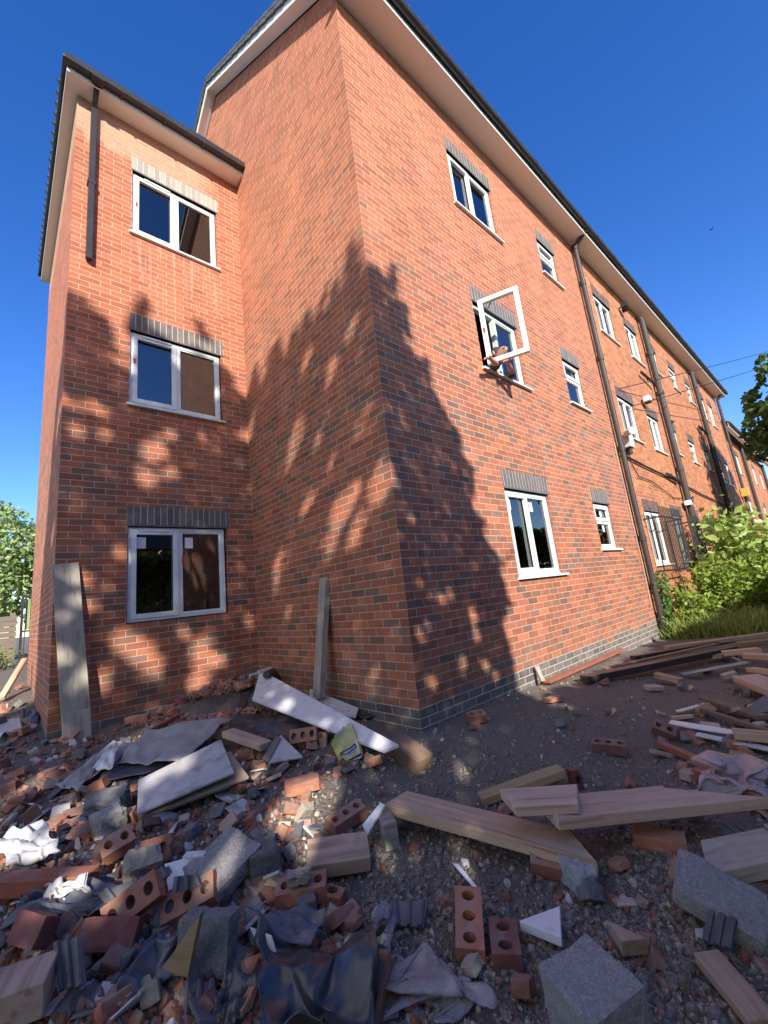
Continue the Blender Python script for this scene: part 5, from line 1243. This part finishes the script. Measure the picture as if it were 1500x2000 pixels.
KN = {'scrap':('plasterboard_scrap','board','torn grey plasterboard scrap'),'white':('plastic_scrap','plastic','dusty white plastic scrap'),'red':('broken_brick','brick','broken red brick'),'darkb':('broken_brick','brick','broken dark brick'),'mort':('mortar_lump','mortar','crumbling pale mortar lump'),'conc':('concrete_lump','concrete','broken grey concrete lump'),'stone':('stone','stone','rounded brown stone'),'shard':('tile_shard','tile','broken dark tile shard'),'wood':('wood_scrap','timber','small pale wood scrap'),'half':('perforated_brick','brick','part brick with round holes')}
def zone(px, py):
    if py > 1790: return 'at the bottom of the heap near the black polythene'
    if py > 1600: return 'in the heap around the sunlit concrete slab' if px > 180 else 'in the heap near the red batten and white sheeting'
    if px < 240: return 'in the heap below the leaning boards'
    if py < 1440: return 'piled against the wing wall under the window'
    return 'in the heap around the plasterboard pile and yellow bag'
def scatter(n, poly, weights, zonef, gtxt, smin=.42, smax=1.1, lift=.3, avoid=.8):
    kinds = list(weights); ws = [weights[k] for k in kinds]; c = 0; tries = 0
    x0, x1 = min(p[0] for p in poly), max(p[0] for p in poly); y0, y1 = min(p[1] for p in poly), max(p[1] for p in poly)
    while c < n and tries < n*40:
        tries += 1
        # even in ground area rather than in the picture: more pieces where the heap is far away
        px, py = rr.uniform(x0,x1), y0+(y1-y0)*rr.random()**1.25
        if not inside(px, py, poly): continue
        if any((px-a)**2+(py-b)**2 < (q*avoid)**2 for a, b, q in TAKEN): continue
        p = G(px, py, 0)
        if p.y > D-.05 and p.x > -WW-.08 or (p.x > -.06 and p.y > -.04): continue
        k = rr.choices(kinds, ws)[0]; m = rr.choice(MESH[k]); s_ = rr.uniform(smin, smax)*(.8 if k == 'half' else 1)
        if k == 'half': s_ = 1.0
        R = orient(rr.uniform(0,360), rr.gauss(0,22), rr.gauss(0,22)); h = m.vertices and max(abs(v.co.z) for v in m.vertices)*s_
        p.z += h*lift+rr.uniform(0,.035)
        nm, cat, lab = KN[k]; o = bpy.data.objects.new(nm, m); COL.objects.link(o); mt = mw(p, R) @ Matrix.Scale(s_,4); o.matrix_world = mt
        z_ = zonef(px, py); tag(o, f'{lab} {z_}', cat, f'{lab}s {z_}'); c += 1
scatter(400, HEAP, {'red':3.4,'darkb':2.2,'mort':2.0,'conc':1.8,'stone':1.8,'shard':2.2,'wood':.9,'half':.3,'scrap':1.5,'white':.9}, zone, 'heap')
CORNER = [(290,1408),(400,1348),(485,1300),(545,1328),(600,1388),(520,1395),(440,1425)]
scatter(150, CORNER, {'red':5,'darkb':2.5,'mort':1.5,'conc':1,'stone':1.2,'half':.15}, lambda x, y: 'banked up in the inner corner of the walls', 'corner', .4, .95, avoid=.35)
SITE = [(800,1450),(960,1370),(1100,1330),(1300,1330),(1320,1400),(1260,1460),(1500,1600),(1500,1990),(960,1990),(760,1840),(780,1720),(640,1600),(720,1520)]
scatter(46, SITE, {'red':3,'darkb':1.2,'mort':.7,'conc':.8,'stone':2.5,'shard':.5,'wood':.3}, lambda x, y: 'on the dark soil beyond the timbers' if y < 1560 else 'on the gravel in front of the timbers', 'site', .3, .8)
PILE = [(1290,1300),(1500,1255),(1510,1600),(1400,1560),(1290,1480)]
scatter(48, PILE, {'red':2,'darkb':1,'conc':.8,'stone':.8,'wood':4,'shard':1,'white':1}, lambda x, y: 'among the timber pile and white strips', 'pile', .5, 1.0, avoid=.4)
YARD = [(-5,1330),(50,1320),(78,1400),(60,1440),(-5,1420)]
scatter(40, YARD, {'red':2,'mort':2,'conc':2,'wood':1,'shard':1}, lambda x, y: 'strewn on sunlit ground beyond the wing', 'yard', .6, 1.3)

# ---- gravel and crumbs nobody could count
def pebbles(name, mat, n, dens, s0, s1, seed, label, box=None):
    r = random.Random(seed); s = MB(); ico = []
    t = (1+5**.5)/2
    iv = [V(q).normalized() for q in ((-1,t,0),(1,t,0),(-1,-t,0),(1,-t,0),(0,-1,t),(0,1,t),(0,-1,-t),(0,1,-t),(t,0,-1),(t,0,1),(-t,0,-1),(-t,0,1))]
    fc = ((0,11,5),(0,5,1),(0,1,7),(0,7,10),(0,10,11),(1,5,9),(5,11,4),(11,10,2),(10,7,6),(7,1,8),(3,9,4),(3,4,2),(3,2,6),(3,6,8),(3,8,9),(4,9,5),(2,4,11),(6,2,10),(8,6,7),(9,8,1))
    c = 0
    while c < n:
        px, py = (r.uniform(-20,1520), 1290+730*r.random()**.75) if not box or r.random() < .55 else (r.uniform(box[0],box[1]), r.uniform(box[2],box[3]))
        p = G(px, py, 0)
        if p.x < -2.9 or p.x > 7 or p.y > 6 or (p.y > -.02 and p.x > -.02) or (p.y > D-.03 and p.x > -WW): continue
        if r.random() > dens(p, px, py): continue
        sz = s0*(s1/s0)**(r.random()**2.2); R = Euler((r.uniform(0,6),r.uniform(0,6),r.uniform(0,6))).to_matrix(); sc = V((r.uniform(.8,1.3),r.uniform(.7,1.1),r.uniform(.5,.85)))*sz
        i = len(s.v); p.z += sz*.15
        for v in iv: q = v*r.uniform(.82,1.15); s.v.append(p+R @ V((q.x*sc.x,q.y*sc.y,q.z*sc.z)))
        s.f += [tuple(i+j for j in f) for f in fc]; c += 1
    tag(s.build(name, mat, smooth=False), label, 'gravel', kind='stuff')
hp = lambda px, py: inside(px, py, HEAP)
pebbles('gravel', 'pebble', 17000, lambda p, px, py: (.35 if hp(px,py) else .9)*(.35+.65*(noise.noise(V((p.x*1.7,p.y*1.7,2))) > -.1)), .003, .022, 51, 'loose grey and brown gravel over the dark soil')
pebbles('gravel', 'pale_pebble', 6000, lambda p, px, py: .9 if (hp(px,py) or (px-600)**2+((py-1590)*1.6)**2 < 16000 or p.y > -.45) else .3, .003, .022, 52, 'pale mortar crumbs through the heap and along the plinth', (250,600,1295,1420))
pebbles('gravel', 'crumb_brick', 5600, lambda p, px, py: 1.0 if hp(px,py) else .06, .006, .042, 53, 'red brick crumbs filling the rubble heap', (250,600,1295,1420))
pebbles('gravel', 'loose_brick', 2500, lambda p, px, py: 1.0 if hp(px,py) else .03, .016, .045, 55, 'broken brick bits packed between the bigger pieces of rubble', (250,600,1295,1420))
pebbles('gravel', 'plasterboard', 900, lambda p, px, py: 1.0 if hp(px,py) else .04, .010, .034, 56, 'pale crumbs of plaster and board through the rubble')
pebbles('gravel', 'dark_concrete', 3000, lambda p, px, py: .6 if hp(px,py) else .4, .003, .026, 54, 'dark stony crumbs scattered over heap and soil')
